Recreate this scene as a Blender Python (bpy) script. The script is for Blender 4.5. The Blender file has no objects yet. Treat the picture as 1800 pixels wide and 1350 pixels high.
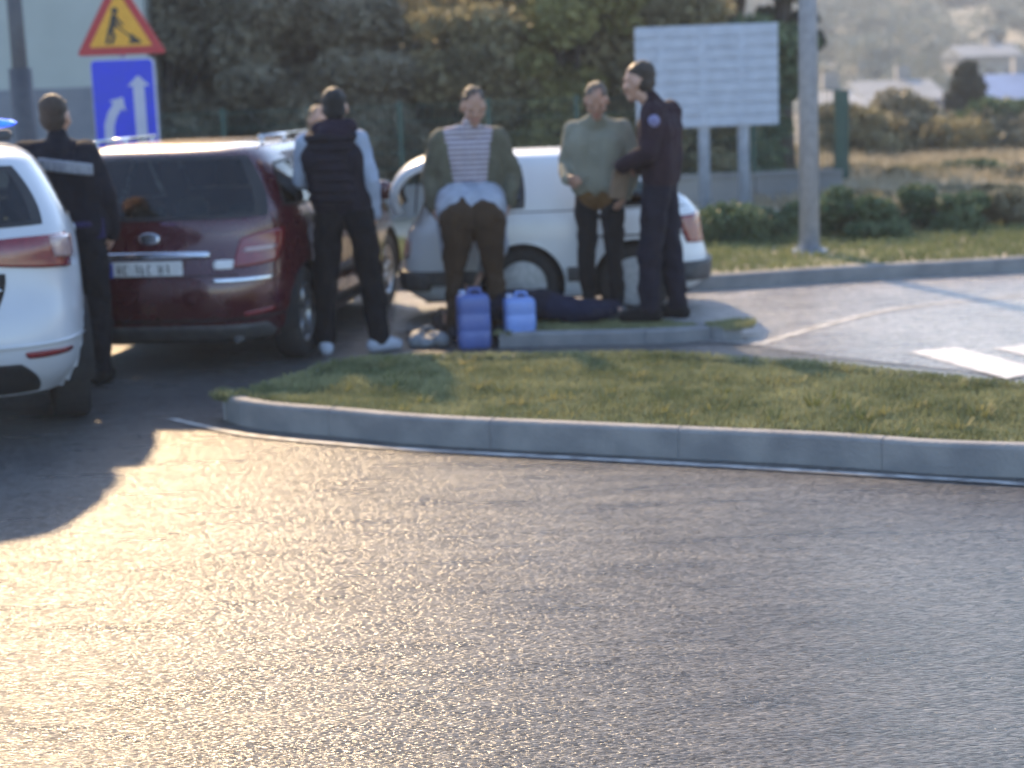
import bpy, bmesh, math, random
import numpy as np
from mathutils import Vector, Matrix, noise
from mathutils.bvhtree import BVHTree
R = math.radians
SC = bpy.context.scene
COL = SC.collection

# ------------------------------------------------------------ camera
CAM_H, PITCH, ROLL, FPX = 1.87, 10.17, 2.2, 3000.0
cd = bpy.data.cameras.new('camera'); cam = bpy.data.objects.new('camera', cd); COL.objects.link(cam)
cd.lens = 60; cd.sensor_width = 36; cd.clip_end = 3000; cd.clip_start = 0.1
cam.matrix_world = Matrix.Translation((0, 0, CAM_H)) @ Matrix.Rotation(R(90-PITCH), 4, 'X') @ Matrix.Rotation(R(-ROLL), 4, 'Z')
cd.dof.use_dof = True; cd.dof.focus_distance = 5.1; cd.dof.aperture_fstop = 2.3
SC.camera = cam
# ------------------------------------------------------------ light
SUN_EL, SUN_AZ = 31.0, -16.0            # azimuth from +Y, negative = to the left
w = bpy.data.worlds.new('World'); SC.world = w; w.use_nodes = True
nt = w.node_tree; nt.nodes.clear()
sky = nt.nodes.new('ShaderNodeTexSky'); sky.sky_type = 'NISHITA'; sky.sun_disc = False
sky.sun_elevation = R(SUN_EL); sky.sun_rotation = R(SUN_AZ); sky.air_density = 1.0; sky.dust_density = .8; sky.ozone_density = 2.5
bg = nt.nodes.new('ShaderNodeBackground'); bg.inputs[1].default_value = 0.15
ow = nt.nodes.new('ShaderNodeOutputWorld'); nt.links.new(sky.outputs[0], bg.inputs[0]); nt.links.new(bg.outputs[0], ow.inputs[0])
sl = bpy.data.lights.new('sun', 'SUN'); sl.energy = 3.2; sl.angle = R(1.6); sl.color = (1.0, 0.71, 0.40)
so = bpy.data.objects.new('sun', sl); COL.objects.link(so)
sd = Vector((math.sin(R(SUN_AZ))*math.cos(R(SUN_EL)), math.cos(R(SUN_AZ))*math.cos(R(SUN_EL)), math.sin(R(SUN_EL))))
so.rotation_euler = sd.to_track_quat('Z', 'Y').to_euler()
SC.view_settings.view_transform = 'Standard'; SC.view_settings.look = 'None'
SC.view_settings.exposure = 1.42; SC.view_settings.gamma = 1; SC.view_settings.use_curve_mapping = False

# ------------------------------------------------------------ helpers
_M = cam.matrix_world.copy()
def ray(px, py):
    return (_M.to_3x3() @ Vector(((px-900)/FPX, -(py-675)/FPX, -1))).normalized()
def G(px, py, z=0.0):                    # where a sight line meets height z
    d = ray(px, py); t = (z-CAM_H)/d.z
    return Vector((0, 0, CAM_H)) + d*t
def D(px, py, y):                        # where a sight line meets distance y
    d = ray(px, py); return Vector((0, 0, CAM_H)) + d*(y/d.y)

def mat(name, c1, c2=None, rough=.6, metal=0., scale=8., bump=0., bscale=None, spec=.5, coat=0., emit=None, estr=0., detail=4., alpha=None):
    m = bpy.data.materials.new(name); m.use_nodes = True; n = m.node_tree; b = n.nodes['Principled BSDF']
    b.inputs['Base Color'].default_value = (*c1, 1); b.inputs['Roughness'].default_value = rough
    b.inputs['Metallic'].default_value = metal; b.inputs['Specular IOR Level'].default_value = spec
    b.inputs['Coat Weight'].default_value = coat; b.inputs['Coat Roughness'].default_value = .06
    if emit: b.inputs['Emission Color'].default_value = (*emit, 1); b.inputs['Emission Strength'].default_value = estr
    tc = n.nodes.new('ShaderNodeTexCoord')
    if c2 is not None:
        t = n.nodes.new('ShaderNodeTexNoise'); t.inputs['Scale'].default_value = scale; t.inputs['Detail'].default_value = detail
        r = n.nodes.new('ShaderNodeValToRGB'); r.color_ramp.elements[0].position = .35; r.color_ramp.elements[1].position = .65
        r.color_ramp.elements[0].color = (*c1, 1); r.color_ramp.elements[1].color = (*c2, 1)
        n.links.new(tc.outputs['Object'], t.inputs['Vector']); n.links.new(t.outputs[0], r.inputs[0]); n.links.new(r.outputs[0], b.inputs['Base Color'])
    if bump:
        t2 = n.nodes.new('ShaderNodeTexNoise'); t2.inputs['Scale'].default_value = bscale or scale*4; t2.inputs['Detail'].default_value = 5
        bp = n.nodes.new('ShaderNodeBump'); bp.inputs['Strength'].default_value = bump; bp.inputs['Distance'].default_value = .02
        n.links.new(tc.outputs['Object'], t2.inputs['Vector']); n.links.new(t2.outputs[0], bp.inputs['Height']); n.links.new(bp.outputs[0], b.inputs['Normal'])
    return m

def leafmat(name, c1, c2, scale=1.2, tr=.3):
    m = bpy.data.materials.new(name); m.use_nodes = True; n = m.node_tree; n.nodes.clear()
    o = n.nodes.new('ShaderNodeOutputMaterial'); mx = n.nodes.new('ShaderNodeMixShader'); mx.inputs[0].default_value = tr
    d = n.nodes.new('ShaderNodeBsdfPrincipled'); d.inputs['Roughness'].default_value = .6; d.inputs['Specular IOR Level'].default_value = .3
    t = n.nodes.new('ShaderNodeBsdfTranslucent')
    tc = n.nodes.new('ShaderNodeTexCoord'); no = n.nodes.new('ShaderNodeTexNoise'); no.inputs['Scale'].default_value = scale; no.inputs['Detail'].default_value = 6; no.inputs['Roughness'].default_value = .7
    r = n.nodes.new('ShaderNodeValToRGB'); r.color_ramp.elements[0].position = .35; r.color_ramp.elements[1].position = .68
    r.color_ramp.elements[0].color = (*c1, 1); r.color_ramp.elements[1].color = (*c2, 1)
    n.links.new(tc.outputs['Object'], no.inputs['Vector']); n.links.new(no.outputs[0], r.inputs[0])
    n.links.new(r.outputs[0], d.inputs['Base Color']); n.links.new(r.outputs[0], t.inputs['Color'])
    n.links.new(d.outputs[0], mx.inputs[1]); n.links.new(t.outputs[0], mx.inputs[2]); n.links.new(mx.outputs[0], o.inputs[0])
    return m

def mesh_obj(name, verts, faces, m=None, parent=None, smooth=False, loc=None):
    me = bpy.data.meshes.new(name)
    me.from_pydata([tuple(v) for v in verts], [], faces)
    if m: me.materials.append(m)
    if smooth: me.polygons.foreach_set('use_smooth', [True]*len(me.polygons))
    me.update()
    o = bpy.data.objects.new(name, me); COL.objects.link(o)
    if parent: o.parent = parent
    if loc is not None: o.location = loc
    return o
def quads_obj(name, V, m, parent=None):   # V: (n,4,3) array of loose quads
    n = len(V); me = bpy.data.meshes.new(name)
    me.vertices.add(n*4); me.vertices.foreach_set('co', np.asarray(V, dtype=np.float32).ravel())
    me.loops.add(n*4); me.loops.foreach_set('vertex_index', np.arange(n*4, dtype=np.int32))
    me.polygons.add(n); me.polygons.foreach_set('loop_start', np.arange(0, n*4, 4, dtype=np.int32))
    me.polygons.foreach_set('loop_total', np.full(n, 4, dtype=np.int32))
    me.materials.append(m); me.update(calc_edges=True)
    o = bpy.data.objects.new(name, me); COL.objects.link(o)
    if parent: o.parent = parent
    return o
def bm_obj(name, bm, m=None, parent=None, smooth=False, bevel=0):
    if bevel:
        bmesh.ops.bevel(bm, geom=bm.edges[:], offset=bevel, segments=2, affect='EDGES', clamp_overlap=True)
    bmesh.ops.recalc_face_normals(bm, faces=bm.faces[:])
    me = bpy.data.meshes.new(name); bm.to_mesh(me); bm.free()
    if m: me.materials.append(m)
    if smooth: me.polygons.foreach_set('use_smooth', [True]*len(me.polygons))
    o = bpy.data.objects.new(name, me); COL.objects.link(o)
    if parent: o.parent = parent
    return o
def empty(name, loc, rz=0.):
    o = bpy.data.objects.new(name, None); COL.objects.link(o); o.location = loc; o.rotation_euler = (0, 0, rz); o.empty_display_size = .2; return o
def tag(o, label=None, cat=None, group=None, kind=None):
    if label: o['label'] = label
    if cat: o['category'] = cat
    if group: o['group'] = group
    if kind: o['kind'] = kind
    return o
def box(bm, c, s, rot=None):
    r = bmesh.ops.create_cube(bm, size=1.0); M = Matrix.Translation(c) @ (rot.to_4x4() if rot else Matrix.Identity(4)) @ Matrix.Diagonal((*s, 1))
    bmesh.ops.transform(bm, matrix=M, verts=r['verts']); return r['verts']
def tube(bm, p0, p1, r0, r1=None, seg=16, caps=True):
    p0 = Vector(p0); p1 = Vector(p1); d = p1-p0; r1 = r0 if r1 is None else r1
    r = bmesh.ops.create_cone(bm, cap_ends=caps, segments=seg, radius1=r0, radius2=r1, depth=d.length)
    M = Matrix.Translation((p0+p1)/2) @ d.to_track_quat('Z', 'Y').to_matrix().to_4x4(); bmesh.ops.transform(bm, matrix=M, verts=r['verts'])
def sph(bm, c, rad, rot=None, seg=16):
    r = bmesh.ops.create_uvsphere(bm, u_segments=seg, v_segments=max(8, seg*2//3), radius=1.0)
    if not hasattr(rad, '__len__'): rad = (rad, rad, rad)
    M = Matrix.Translation(c) @ (rot.to_4x4() if rot else Matrix.Identity(4)) @ Matrix.Diagonal((*rad, 1)); bmesh.ops.transform(bm, matrix=M, verts=r['verts'])
def caps(bm, p0, r0, p1, r1, seg=16):
    p0 = Vector(p0); p1 = Vector(p1)
    if (p1-p0).length > 1e-4: tube(bm, p0, p1, r0, r1, seg)
    sph(bm, p0, r0, seg=seg); sph(bm, p1, r1, seg=seg)
def cr(P, t):                             # Catmull-Rom through rows of P at t in 0..len-1
    n = len(P); i = min(int(t), n-2); f = t-i
    a, b, c, d = P[max(i-1, 0)], P[i], P[i+1], P[min(i+2, n-1)]
    return .5*((2*b)+(-a+c)*f+(2*a-5*b+4*c-d)*f*f+(-a+3*b-3*c+d)*f**3)
TEX = bpy.data.textures.new('folds', 'CLOUDS'); TEX.noise_scale = .11; TEX.noise_depth = 2
TEXQ = bpy.data.textures.new('fine_folds', 'CLOUDS'); TEXQ.noise_scale = .04; TEXQ.noise_depth = 1
def fuse(name, bm, voxel, m, parent, smooth=6, fold=0., tex=None):
    me = bpy.data.meshes.new('t'); bm.to_mesh(me); bm.free()
    o = bpy.data.objects.new('t', me); COL.objects.link(o)
    rm = o.modifiers.new('r', 'REMESH'); rm.mode = 'VOXEL'; rm.voxel_size = voxel; rm.use_smooth_shade = True
    sm = o.modifiers.new('s', 'SMOOTH'); sm.factor = .5; sm.iterations = smooth
    if fold:
        dm = o.modifiers.new('d', 'DISPLACE'); dm.texture = tex or TEX; dm.strength = fold; dm.mid_level = .5
    dg = bpy.context.evaluated_depsgraph_get(); dg.update()
    nm = bpy.data.meshes.new_from_object(o.evaluated_get(dg))
    bpy.data.objects.remove(o); nm.name = name; nm.materials.clear(); nm.materials.append(m)
    nm.polygons.foreach_set('use_smooth', [True]*len(nm.polygons))
    r = bpy.data.objects.new(name, nm); COL.objects.link(r); r.parent = parent
    return r

# ------------------------------------------------------------ ground surfaces
def asphalt(nm='asphalt', k=1.0, ro=0.):
    m = bpy.data.materials.new(nm); m.use_nodes = True; n = m.node_tree; b = n.nodes['Principled BSDF']
    tc = n.nodes.new('ShaderNodeTexCoord')
    mp = n.nodes.new('ShaderNodeMapping'); mp.inputs['Rotation'].default_value = (0, 0, R(50)); mp.inputs['Scale'].default_value = (.52, 2.7, 1)
    n.links.new(tc.outputs['Object'], mp.inputs[0])
    def noise_n(sc, det, src, rg=.6):
        t = n.nodes.new('ShaderNodeTexNoise'); t.inputs['Scale'].default_value = sc; t.inputs['Detail'].default_value = det; t.inputs['Roughness'].default_value = rg
        n.links.new(src, t.inputs['Vector']); return t
    g = noise_n(34, 3, mp.outputs[0], .75)
    vo = n.nodes.new('ShaderNodeTexVoronoi'); vo.inputs['Scale'].default_value = 76; vo.inputs['Randomness'].default_value = 1; n.links.new(mp.outputs[0], vo.inputs['Vector'])
    sp = n.nodes.new('ShaderNodeSeparateColor'); n.links.new(vo.outputs['Color'], sp.inputs[0])
    hh = n.nodes.new('ShaderNodeMath'); hh.operation = 'MULTIPLY_ADD'; hh.inputs[1].default_value = -1.1; n.links.new(vo.outputs['Distance'], hh.inputs[0])
    h1 = n.nodes.new('ShaderNodeMath'); h1.operation = 'MULTIPLY_ADD'; h1.inputs[1].default_value = 1.0; n.links.new(sp.outputs[0], h1.inputs[0]); n.links.new(hh.outputs[0], h1.inputs[2]); n.links.new(g.outputs[0], hh.inputs[2])
    h2 = n.nodes.new('ShaderNodeMath'); h2.operation = 'MULTIPLY_ADD'; h2.inputs[1].default_value = .38; n.links.new(sp.outputs[1], h2.inputs[0])
    h3 = n.nodes.new('ShaderNodeMath'); h3.operation = 'MULTIPLY'; h3.inputs[1].default_value = .65; n.links.new(g.outputs[0], h3.inputs[0]); n.links.new(h3.outputs[0], h2.inputs[2])
    big = noise_n(.7, 7, tc.outputs['Object'])
    mid = noise_n(3.0, 5, mp.outputs[0])
    r = n.nodes.new('ShaderNodeValToRGB'); e = r.color_ramp.elements
    e[0].position = .40; e[0].color = (.016*k, .015*k, .015*k, 1); e[1].position = .66; e[1].color = (.165*k, .162*k, .158*k, 1)
    n.links.new(h2.outputs[0], r.inputs[0])
    r2 = n.nodes.new('ShaderNodeValToRGB'); e = r2.color_ramp.elements
    e[0].position = .3; e[0].color = (.60, .60, .63, 1); e[1].position = .66; e[1].color = (1.25, 1.22, 1.18, 1)
    n.links.new(big.outputs[0], r2.inputs[0])
    mx = n.nodes.new('ShaderNodeMix'); mx.data_type = 'RGBA'; mx.blend_type = 'MULTIPLY'; mx.inputs[0].default_value = 1
    n.links.new(r.outputs[0], mx.inputs[6]); n.links.new(r2.outputs[0], mx.inputs[7]); n.links.new(mx.outputs[2], b.inputs['Base Color'])
    rr = n.nodes.new('ShaderNodeMapRange'); rr.inputs[1].default_value = .3; rr.inputs[2].default_value = .7; rr.inputs[3].default_value = .24+ro; rr.inputs[4].default_value = .38+ro
    n.links.new(mid.outputs[0], rr.inputs[0]); n.links.new(rr.outputs[0], b.inputs['Roughness'])
    b.inputs['Specular IOR Level'].default_value = .70
    bp = n.nodes.new('ShaderNodeBump'); bp.inputs['Strength'].default_value = 1.0; bp.inputs['Distance'].default_value = .0042
    n.links.new(h1.outputs[0], bp.inputs['Height']); n.links.new(bp.outputs[0], b.inputs['Normal'])
    return m
M_ASPH = asphalt()
M_ASPH2 = asphalt('pale_sheen_asphalt', 3.6, -.02)  # paler asphalt beyond the islands, its bright grazing sheen put into the base colour
M_KERB = mat('kerb_concrete', (.17, .175, .185), (.25, .25, .25), .8, scale=5, bump=.3, bscale=60)
M_SOIL = mat('dry_soil', (.10, .085, .055), (.24, .20, .13), .95, scale=.5, bump=.5, bscale=6)
M_TURF = mat('turf_soil', (.06, .08, .028), (.12, .14, .05), .95, scale=3, bump=.5, bscale=40)
M_PAINT = mat('road_paint', (.40, .40, .40), (.64, .64, .62), .6, scale=11, bump=.2, bscale=80)
M_PAINTOLD = mat('worn_road_paint', (.16, .16, .16), (.45, .45, .44), .65, scale=9, bump=.2, bscale=80)

def hz(x, y):
    """height of the open land"""
    s = lambda a, b, v: (lambda t: t*t*(3-2*t))(min(1, max(0, (v-a)/(b-a))))
    z = .12
    rt = s(1, 8, x)
    z += -2.6*s(38, 62, y)*rt + .5*s(24, 34, y)*(1-rt)
    z += 21*s(95, 330, y)**.8
    n = noise.noise(Vector((x*.05, y*.05, 0)))*1.2*s(30, 90, y) + noise.noise(Vector((x*.3, y*.3, 3)))*.12*s(18, 24, y)
    return z + n
kerb_far = [(-40, 21), (-12, 17.9), (-5, 16.9), (-1.5, 15.7), (.4, 14.95), (1.6, 14.62), (3, 14.88), (4.5, 15.05), (8, 15.7), (14, 17.5), (40, 28)]
def kfar(x):
    for (a, b), (c, d) in zip(kerb_far, kerb_far[1:]):
        if a <= x <= c: return b+(d-b)*(x-a)/(c-a)
    return kerb_far[0][1] if x < 0 else kerb_far[-1][1]
rd = mesh_obj('road', [(-60, -30, 0), (60, -30, 0), (60, 32, 0), (-60, 32, 0)], [(0, 1, 2, 3)], M_ASPH); tag(rd, kind='structure')
# the open land beyond the far kerb
xs = np.concatenate([np.linspace(-300, -42, 30), np.linspace(-40, 40, 121), np.linspace(42, 300, 30)])
V = []; F = []; offs = np.concatenate([[.14], np.linspace(.5, 25, 60), np.linspace(26, 120, 70), np.linspace(125, 420, 60)])
for j, o_ in enumerate(offs):
    for x in xs:
        y = kfar(max(-40, min(40, x)))+o_; V.append((x, y, .125 if j < 2 else hz(x, y)))
nx = len(xs)
for j in range(len(offs)-1):
    for i in range(nx-1): a = j*nx+i; F.append((a, a+1, a+nx+1, a+nx))
M_LAND = mat('hillside_ground', (.20, .185, .13), (.42, .37, .27), .95, scale=.35, bump=.5, bscale=3)
tag(mesh_obj('ground', V, F, M_LAND, smooth=True), kind='structure')

def sweep(pts, closed, prof, jointless=True):
    """sweep a profile (offset along the left normal, z) along pts"""
    n = len(pts); V = []; F = []; k = len(prof)
    for i in range(n):
        a = Vector(pts[(i-1) % n] if (closed or i > 0) else pts[0]); b = Vector(pts[(i+1) % n] if (closed or i < n-1) else pts[-1])
        t = (b-a).normalized(); nn = Vector((-t.y, t.x)); p = Vector(pts[i])
        for (o_, z) in prof: V.append((p.x+nn.x*o_, p.y+nn.y*o_, z))
    for i in range(n if closed else n-1):
        j = (i+1) % n
        for q in range(k-1): F.append((i*k+q, j*k+q, j*k+q+1, i*k+q+1))
    return V, F
def dense(pts, closed=True, step=12):
    P = [Vector(p) for p in pts]; out = []; n = len(P)
    rng = range(n) if closed else range(n-1)
    for i in rng:
        a, b, c, d = (P[(i-1) % n], P[i], P[(i+1) % n], P[(i+2) % n]) if closed else (P[max(i-1, 0)], P[i], P[i+1], P[min(i+2, n-1)])
        for q in range(step):
            f = q/step; out.append(.5*((2*b)+(-a+c)*f+(2*a-5*b+4*c-d)*f*f+(-a+3*b-3*c+d)*f**3))
    if not closed: out.append(P[-1])
    return [(v.x, v.y) for v in out]
def pip(x, y, poly):
    c = False; j = len(poly)-1
    for i in range(len(poly)):
        xi, yi = poly[i][0], poly[i][1]; xj, yj = poly[j][0], poly[j][1]
        if (yi > y) != (yj > y) and x < (xj-xi)*(y-yi)/(yj-yi)+xi: c = not c
        j = i
    return c
def offset_poly(pts, o_):
    n = len(pts); out = []
    for i in range(n):
        a = Vector(pts[i-1]); b = Vector(pts[(i+1) % n]); t = (b-a).normalized(); out.append((pts[i][0]-t.y*o_, pts[i][1]+t.x*o_))
    return out
def g2(px, py, z=0): v = G(px, py, z); return (v.x, v.y)
M_GRASS = leafmat('grass_blades', (.13, .155, .07), (.38, .375, .20), 2.5, .25)
M_GRASS2 = leafmat('verge_grass_blades', (.10, .13, .05), (.30, .31, .14), 1.5, .25)
rs = np.random.RandomState(5)
def grass(name, poly, z, count, hgt, m, wid=.006):
    P = np.array(poly); x0, y0 = P.min(0); x1, y1 = P.max(0)
    pts = []
    while len(pts) < count:
        xx = rs.uniform(x0, x1, 4000); yy = rs.uniform(y0, y1, 4000)
        ins = np.zeros(4000, bool); j = len(P)-1
        for i in range(len(P)):
            xi, yi = P[i]; xj, yj = P[j]
            with np.errstate(divide='ignore', invalid='ignore'): c = ((yi > yy) != (yj > yy)) & (xx < (xj-xi)*(yy-yi)/(yj-yi+1e-12)+xi)
            ins ^= c; j = i
        pts += list(zip(xx[ins], yy[ins]))
    p = np.array(pts[:count]); n = count
    hs = hgt*rs.uniform(.4, 1.25, n)*(1+.35*np.sin(p[:, 0]*3.1+1.3*np.sin(p[:, 1]*4))*np.sin(p[:, 1]*5+p[:, 0]))
    a = rs.uniform(0, 2*np.pi, n); ln = rs.uniform(.1, .9, n)*hs; b = rs.uniform(0, 2*np.pi, n)
    dx = np.cos(a)*wid; dy = np.sin(a)*wid; zz = np.zeros(n)
    base = np.stack([p[:, 0], p[:, 1], np.full(n, z-.004)], 1); side = np.stack([dx, dy, zz], 1)
    tip = base + np.stack([np.cos(b)*ln, np.sin(b)*ln, hs], 1)
    Vq = np.stack([base-side, base+side, tip+side*.25, tip-side*.25], 1)
    o = quads_obj(name, Vq, m); return o

def stones(pts, closed, prof, L=1.0):
    """kerb stones a metre long with narrow recessed joints"""
    P = [Vector(p) for p in pts]; P = P+[P[0]] if closed else P
    cum = [0]
    for a, b in zip(P, P[1:]): cum.append(cum[-1]+(b-a).length)
    tot = cum[-1]; ts = []; s = 0
    while s < tot-.2:
        ts += [(s, 1), (s+.006, 0)]+[(s+L*k/6, 0) for k in range(1, 6)]+[(s+L-.006, 0)]; s += L
    ts = [t for t in ts if t[0] < tot-.01]
    out = []; ins = []
    for t, g_ in ts:
        i = max(0, min(len(P)-2, int(np.searchsorted(cum, t))-1)); f = (t-cum[i])/max(1e-6, cum[i+1]-cum[i]); out.append(tuple(P[i].lerp(P[i+1], f))); ins.append(g_)
    if not closed: out.append(tuple(P[-1])); ins.append(0)
    n = len(out); V = []; F = []; k = len(prof)
    for i in range(n):
        a = Vector(out[(i-2) % n] if (closed or i > 1) else out[0]); b = Vector(out[(i+2) % n] if (closed or i < n-2) else out[-1]); t = (b-a).normalized(); nn = Vector((-t.y, t.x)); p = Vector(out[i]); d_ = .005 if ins[i] else 0
        for q, (o_, z) in enumerate(prof): o2 = o_+(d_ if q < k-2 else 0); V.append((p.x+nn.x*o2, p.y+nn.y*o2, z-(d_ if q > 0 else 0)))
    for i in range(n if closed else n-1):
        j = (i+1) % n
        for q in range(k-1): F.append((i*k+q, j*k+q, j*k+q+1, i*k+q+1))
    return V, F
# near island
KH = .15
front = [(393, 732), (408, 744), (445, 753), (500, 760), (582, 767), (756, 783), (1100, 801), (1450, 819), (1800, 840)]
isl = [g2(*p) for p in front]
e = isl[-1]; isl += [(e[0]+2.2, e[1]-.45), (e[0]+2.6, e[1]+.35)]
back = [(1960, 700), (1800, 672), (1450, 637), (1250, 622), (1000, 619), (750, 622), (600, 634), (520, 655), (462, 672), (418, 688)]
isl += [g2(px, py, .16) for px, py in back]
isl = dense(isl, True, 6)
prof = [(0, -.02), (0, KH-.02), (.008, KH-.006), (.02, KH), (.075, KH), (.083, KH-.012), (.085, 0.0)]
V, F = stones(isl, True, prof)
kb = tag(mesh_obj('kerb', V, F, M_KERB, smooth=False), 'long grey concrete kerb round the front grass island', 'kerb', kind='structure')
inn = offset_poly(isl, .082)
tb = bmesh.new(); vs = [tb.verts.new((x, y, KH-.03)) for x, y in inn]; f = tb.faces.new(vs); bmesh.ops.triangulate(tb, faces=[f])
tag(bm_obj('lawn', tb, M_TURF), kind='structure')
gr = grass('grass', inn, KH-.03, 95000, .038, M_GRASS); tag(gr, 'short green grass covering the front island', 'grass', kind='stuff')
ov = [(x, y) for (x, y) in offset_poly(isl, .0)]
bk = [i for i, (x, y) in enumerate(isl) if True]
n_f = len(front)*6+6
outer = isl[n_f:]; inner_ = offset_poly(isl, .12)[n_f:]
tag(grass('grass', outer+inner_[::-1], KH-.004, 9000, .032, M_GRASS), 'grass overhanging the far kerb of the front island', 'grass', kind='stuff')
wr = np.random.RandomState(3); wq = []
xs_ = np.array(inn); k_ = 0
while k_ < 70:
    x = wr.uniform(xs_[:, 0].min(), xs_[:, 0].max()); y = wr.uniform(xs_[:, 1].min(), xs_[:, 1].max())
    if not pip(x, y, inn): continue
    k_ += 1; n = wr.randint(14, 34); a = wr.uniform(0, 6.28, n); r_ = wr.uniform(0, .05, n); h = wr.uniform(.03, .085, n)
    b0 = np.stack([x+np.cos(a)*r_, y+np.sin(a)*r_, np.full(n, KH-.035)], 1); tip = b0+np.stack([np.cos(a)*h*.8, np.sin(a)*h*.8, h], 1); sd_ = np.stack([-np.sin(a)*.006, np.cos(a)*.006, np.zeros(n)], 1)
    wq.append(np.stack([b0-sd_, b0+sd_, tip+sd_*.4, tip-sd_*.4], 1))
tag(quads_obj('weeds', np.concatenate(wq), leafmat('weed_leaves', (.09, .12, .03), (.38, .34, .17), 1.2, .3)), 'ragged tufts of weeds and straw in the front island grass', 'weeds', kind='stuff')
# rear island under the standing men
isl2 = [g2(885, 611), g2(950, 609), g2(1100, 606), g2(1230, 600), g2(1300, 590), g2(1285, 572, .1), g2(1200, 562, .1), g2(1100, 552, .1), g2(1000, 552, .1), g2(910, 560, .1), g2(875, 585, 0.1)]
isl2 = dense(isl2, True, 6)
V, F = stones(isl2, True, [(0, -.02), (0, .085), (.012, .1), (.09, .1), (.1, .09), (.1, 0)])
tag(mesh_obj('kerb', V, F, M_KERB), 'low grey concrete kerb round the small rear island', 'kerb', kind='structure')
inn2 = offset_poly(isl2, .098)
tb = bmesh.new(); vs = [tb.verts.new((x, y, .085)) for x, y in inn2]; f = tb.faces.new(vs); bmesh.ops.triangulate(tb, faces=[f])
tag(bm_obj('lawn', tb, M_TURF), kind='structure')
tag(grass('grass', inn2, .085, 9000, .035, M_GRASS), 'grass on the small rear island under the standing men', 'grass', kind='stuff')
# far kerb and verge grass
fk = dense(kerb_far, False, 8)
V, F = stones(fk, False, [(0, -.02), (0, .115), (.012, .13), (.13, .13), (.14, .1)])
tag(mesh_obj('kerb', V, F, M_KERB), 'far grey kerb along the grass verge', 'kerb', kind='structure')
vg = [(x, kfar(x)+.12) for x in np.linspace(-5, 9, 30)] + [(x, kfar(x)+3.6) for x in np.linspace(9, -5, 30)]
tag(grass('grass', vg, .12, 42000, .06, M_GRASS2, .010), 'strip of green verge grass behind the far kerb', 'grass', kind='stuff')
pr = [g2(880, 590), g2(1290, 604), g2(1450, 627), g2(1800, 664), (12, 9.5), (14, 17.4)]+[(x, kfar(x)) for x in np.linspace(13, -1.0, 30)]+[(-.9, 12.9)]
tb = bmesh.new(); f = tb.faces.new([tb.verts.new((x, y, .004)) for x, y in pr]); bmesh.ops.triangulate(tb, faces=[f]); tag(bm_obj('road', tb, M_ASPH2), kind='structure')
# painted markings
def strip(name, line, wd, m, z=.008):
    V, F = sweep(line, False, [(-wd/2, z), (wd/2, z)]); return mesh_obj(name, V, F, m)
ln = dense([g2(300, 738), g2(420, 764), g2(560, 779), g2(756, 794), g2(1100, 812), g2(1450, 832), g2(1820, 855), g2(2400, 900)], False, 8)
tag(strip('road_marking', ln, .055, M_PAINTOLD), 'worn white edge line along the front kerb', 'road marking', kind='structure')
def quadmark(pts, m, z=.008):
    vs = [(*g2(*p), z) for p in pts]; o = mesh_obj('road_marking', vs, [tuple(range(len(vs)))], m); return tag(o, kind='structure')
quadmark([(1596, 620), (1682, 612), (1840, 652), (1770, 668)], M_PAINT)
quadmark([(1745, 613), (1812, 607), (1980, 640), (1915, 655)], M_PAINT)
quadmark([(1880, 603), (1945, 598), (2110, 628), (2040, 640)], M_PAINT)
strip2 = [((1330, 607), (1560, 547), (1800, 520)), ((1150, 590), (1420, 548), (1800, 505))]
for t_ in strip2[:1]:
    tag(strip('road_marking', dense([g2(*p) for p in t_], False, 8), .10, M_PAINTOLD, .008), kind='structure')

# ------------------------------------------------------------ cars
def ring_pts(z, yr, yf, w, n, N=44, zf=None, wr=None):
    """one closed ring of the body at height z: superellipse, quadrants resampled by arc length"""
    out = []; yc = (yr+yf)/2; hl = (yf-yr)/2
    def q(k):
        a = np.linspace(0, np.pi/2, 200); x = np.cos(a)**(2/n); y = np.sin(a)**(2/n)
        s = np.concatenate([[0], np.cumsum(np.hypot(np.diff(x*w), np.diff(y*hl)))]); t = np.linspace(0, s[-1], N+1)
        return np.interp(t, s, x), np.interp(t, s, y)
    qx, qy = q(0)
    X = np.concatenate([qx[:-1], -qx[::-1][:-1], -qx[:-1], qx[::-1][:-1]]); Y = np.concatenate([qy[:-1], qy[::-1][:-1], -qy[:-1], -qy[::-1][:-1]])
    x = X*w; y = yc+Y*hl
    if wr is not None: x = x*np.where(Y < 0, 1+(wr-1)*np.abs(Y)**3, 1)
    zz = np.full_like(x, z)
    if zf is not None: zz = z+(zf-z)*(y-yr)/(yf-yr)
    return np.stack([x, y, zz], 1)
def patch_grid(quad, nu, nv, k):
    """quad = [(a,b)]*4 lower-left, lower-right, upper-right, upper-left; k rounds the corners"""
    P = [Vector(q) for q in quad]; g = []
    for j in range(nv+1):
        for i in range(nu+1):
            s = 2*i/nu-1; t = 2*j/nv-1
            s2 = s*math.sqrt(1-k*t*t/2)/math.sqrt(1-k*0); t2 = t*math.sqrt(1-k*s*s/2)
            u = (s2+1)/2; v = (t2+1)/2
            g.append((P[0]*(1-u)+P[1]*u)*(1-v)+(P[3]*(1-u)+P[2]*u)*v)
    return g
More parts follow.
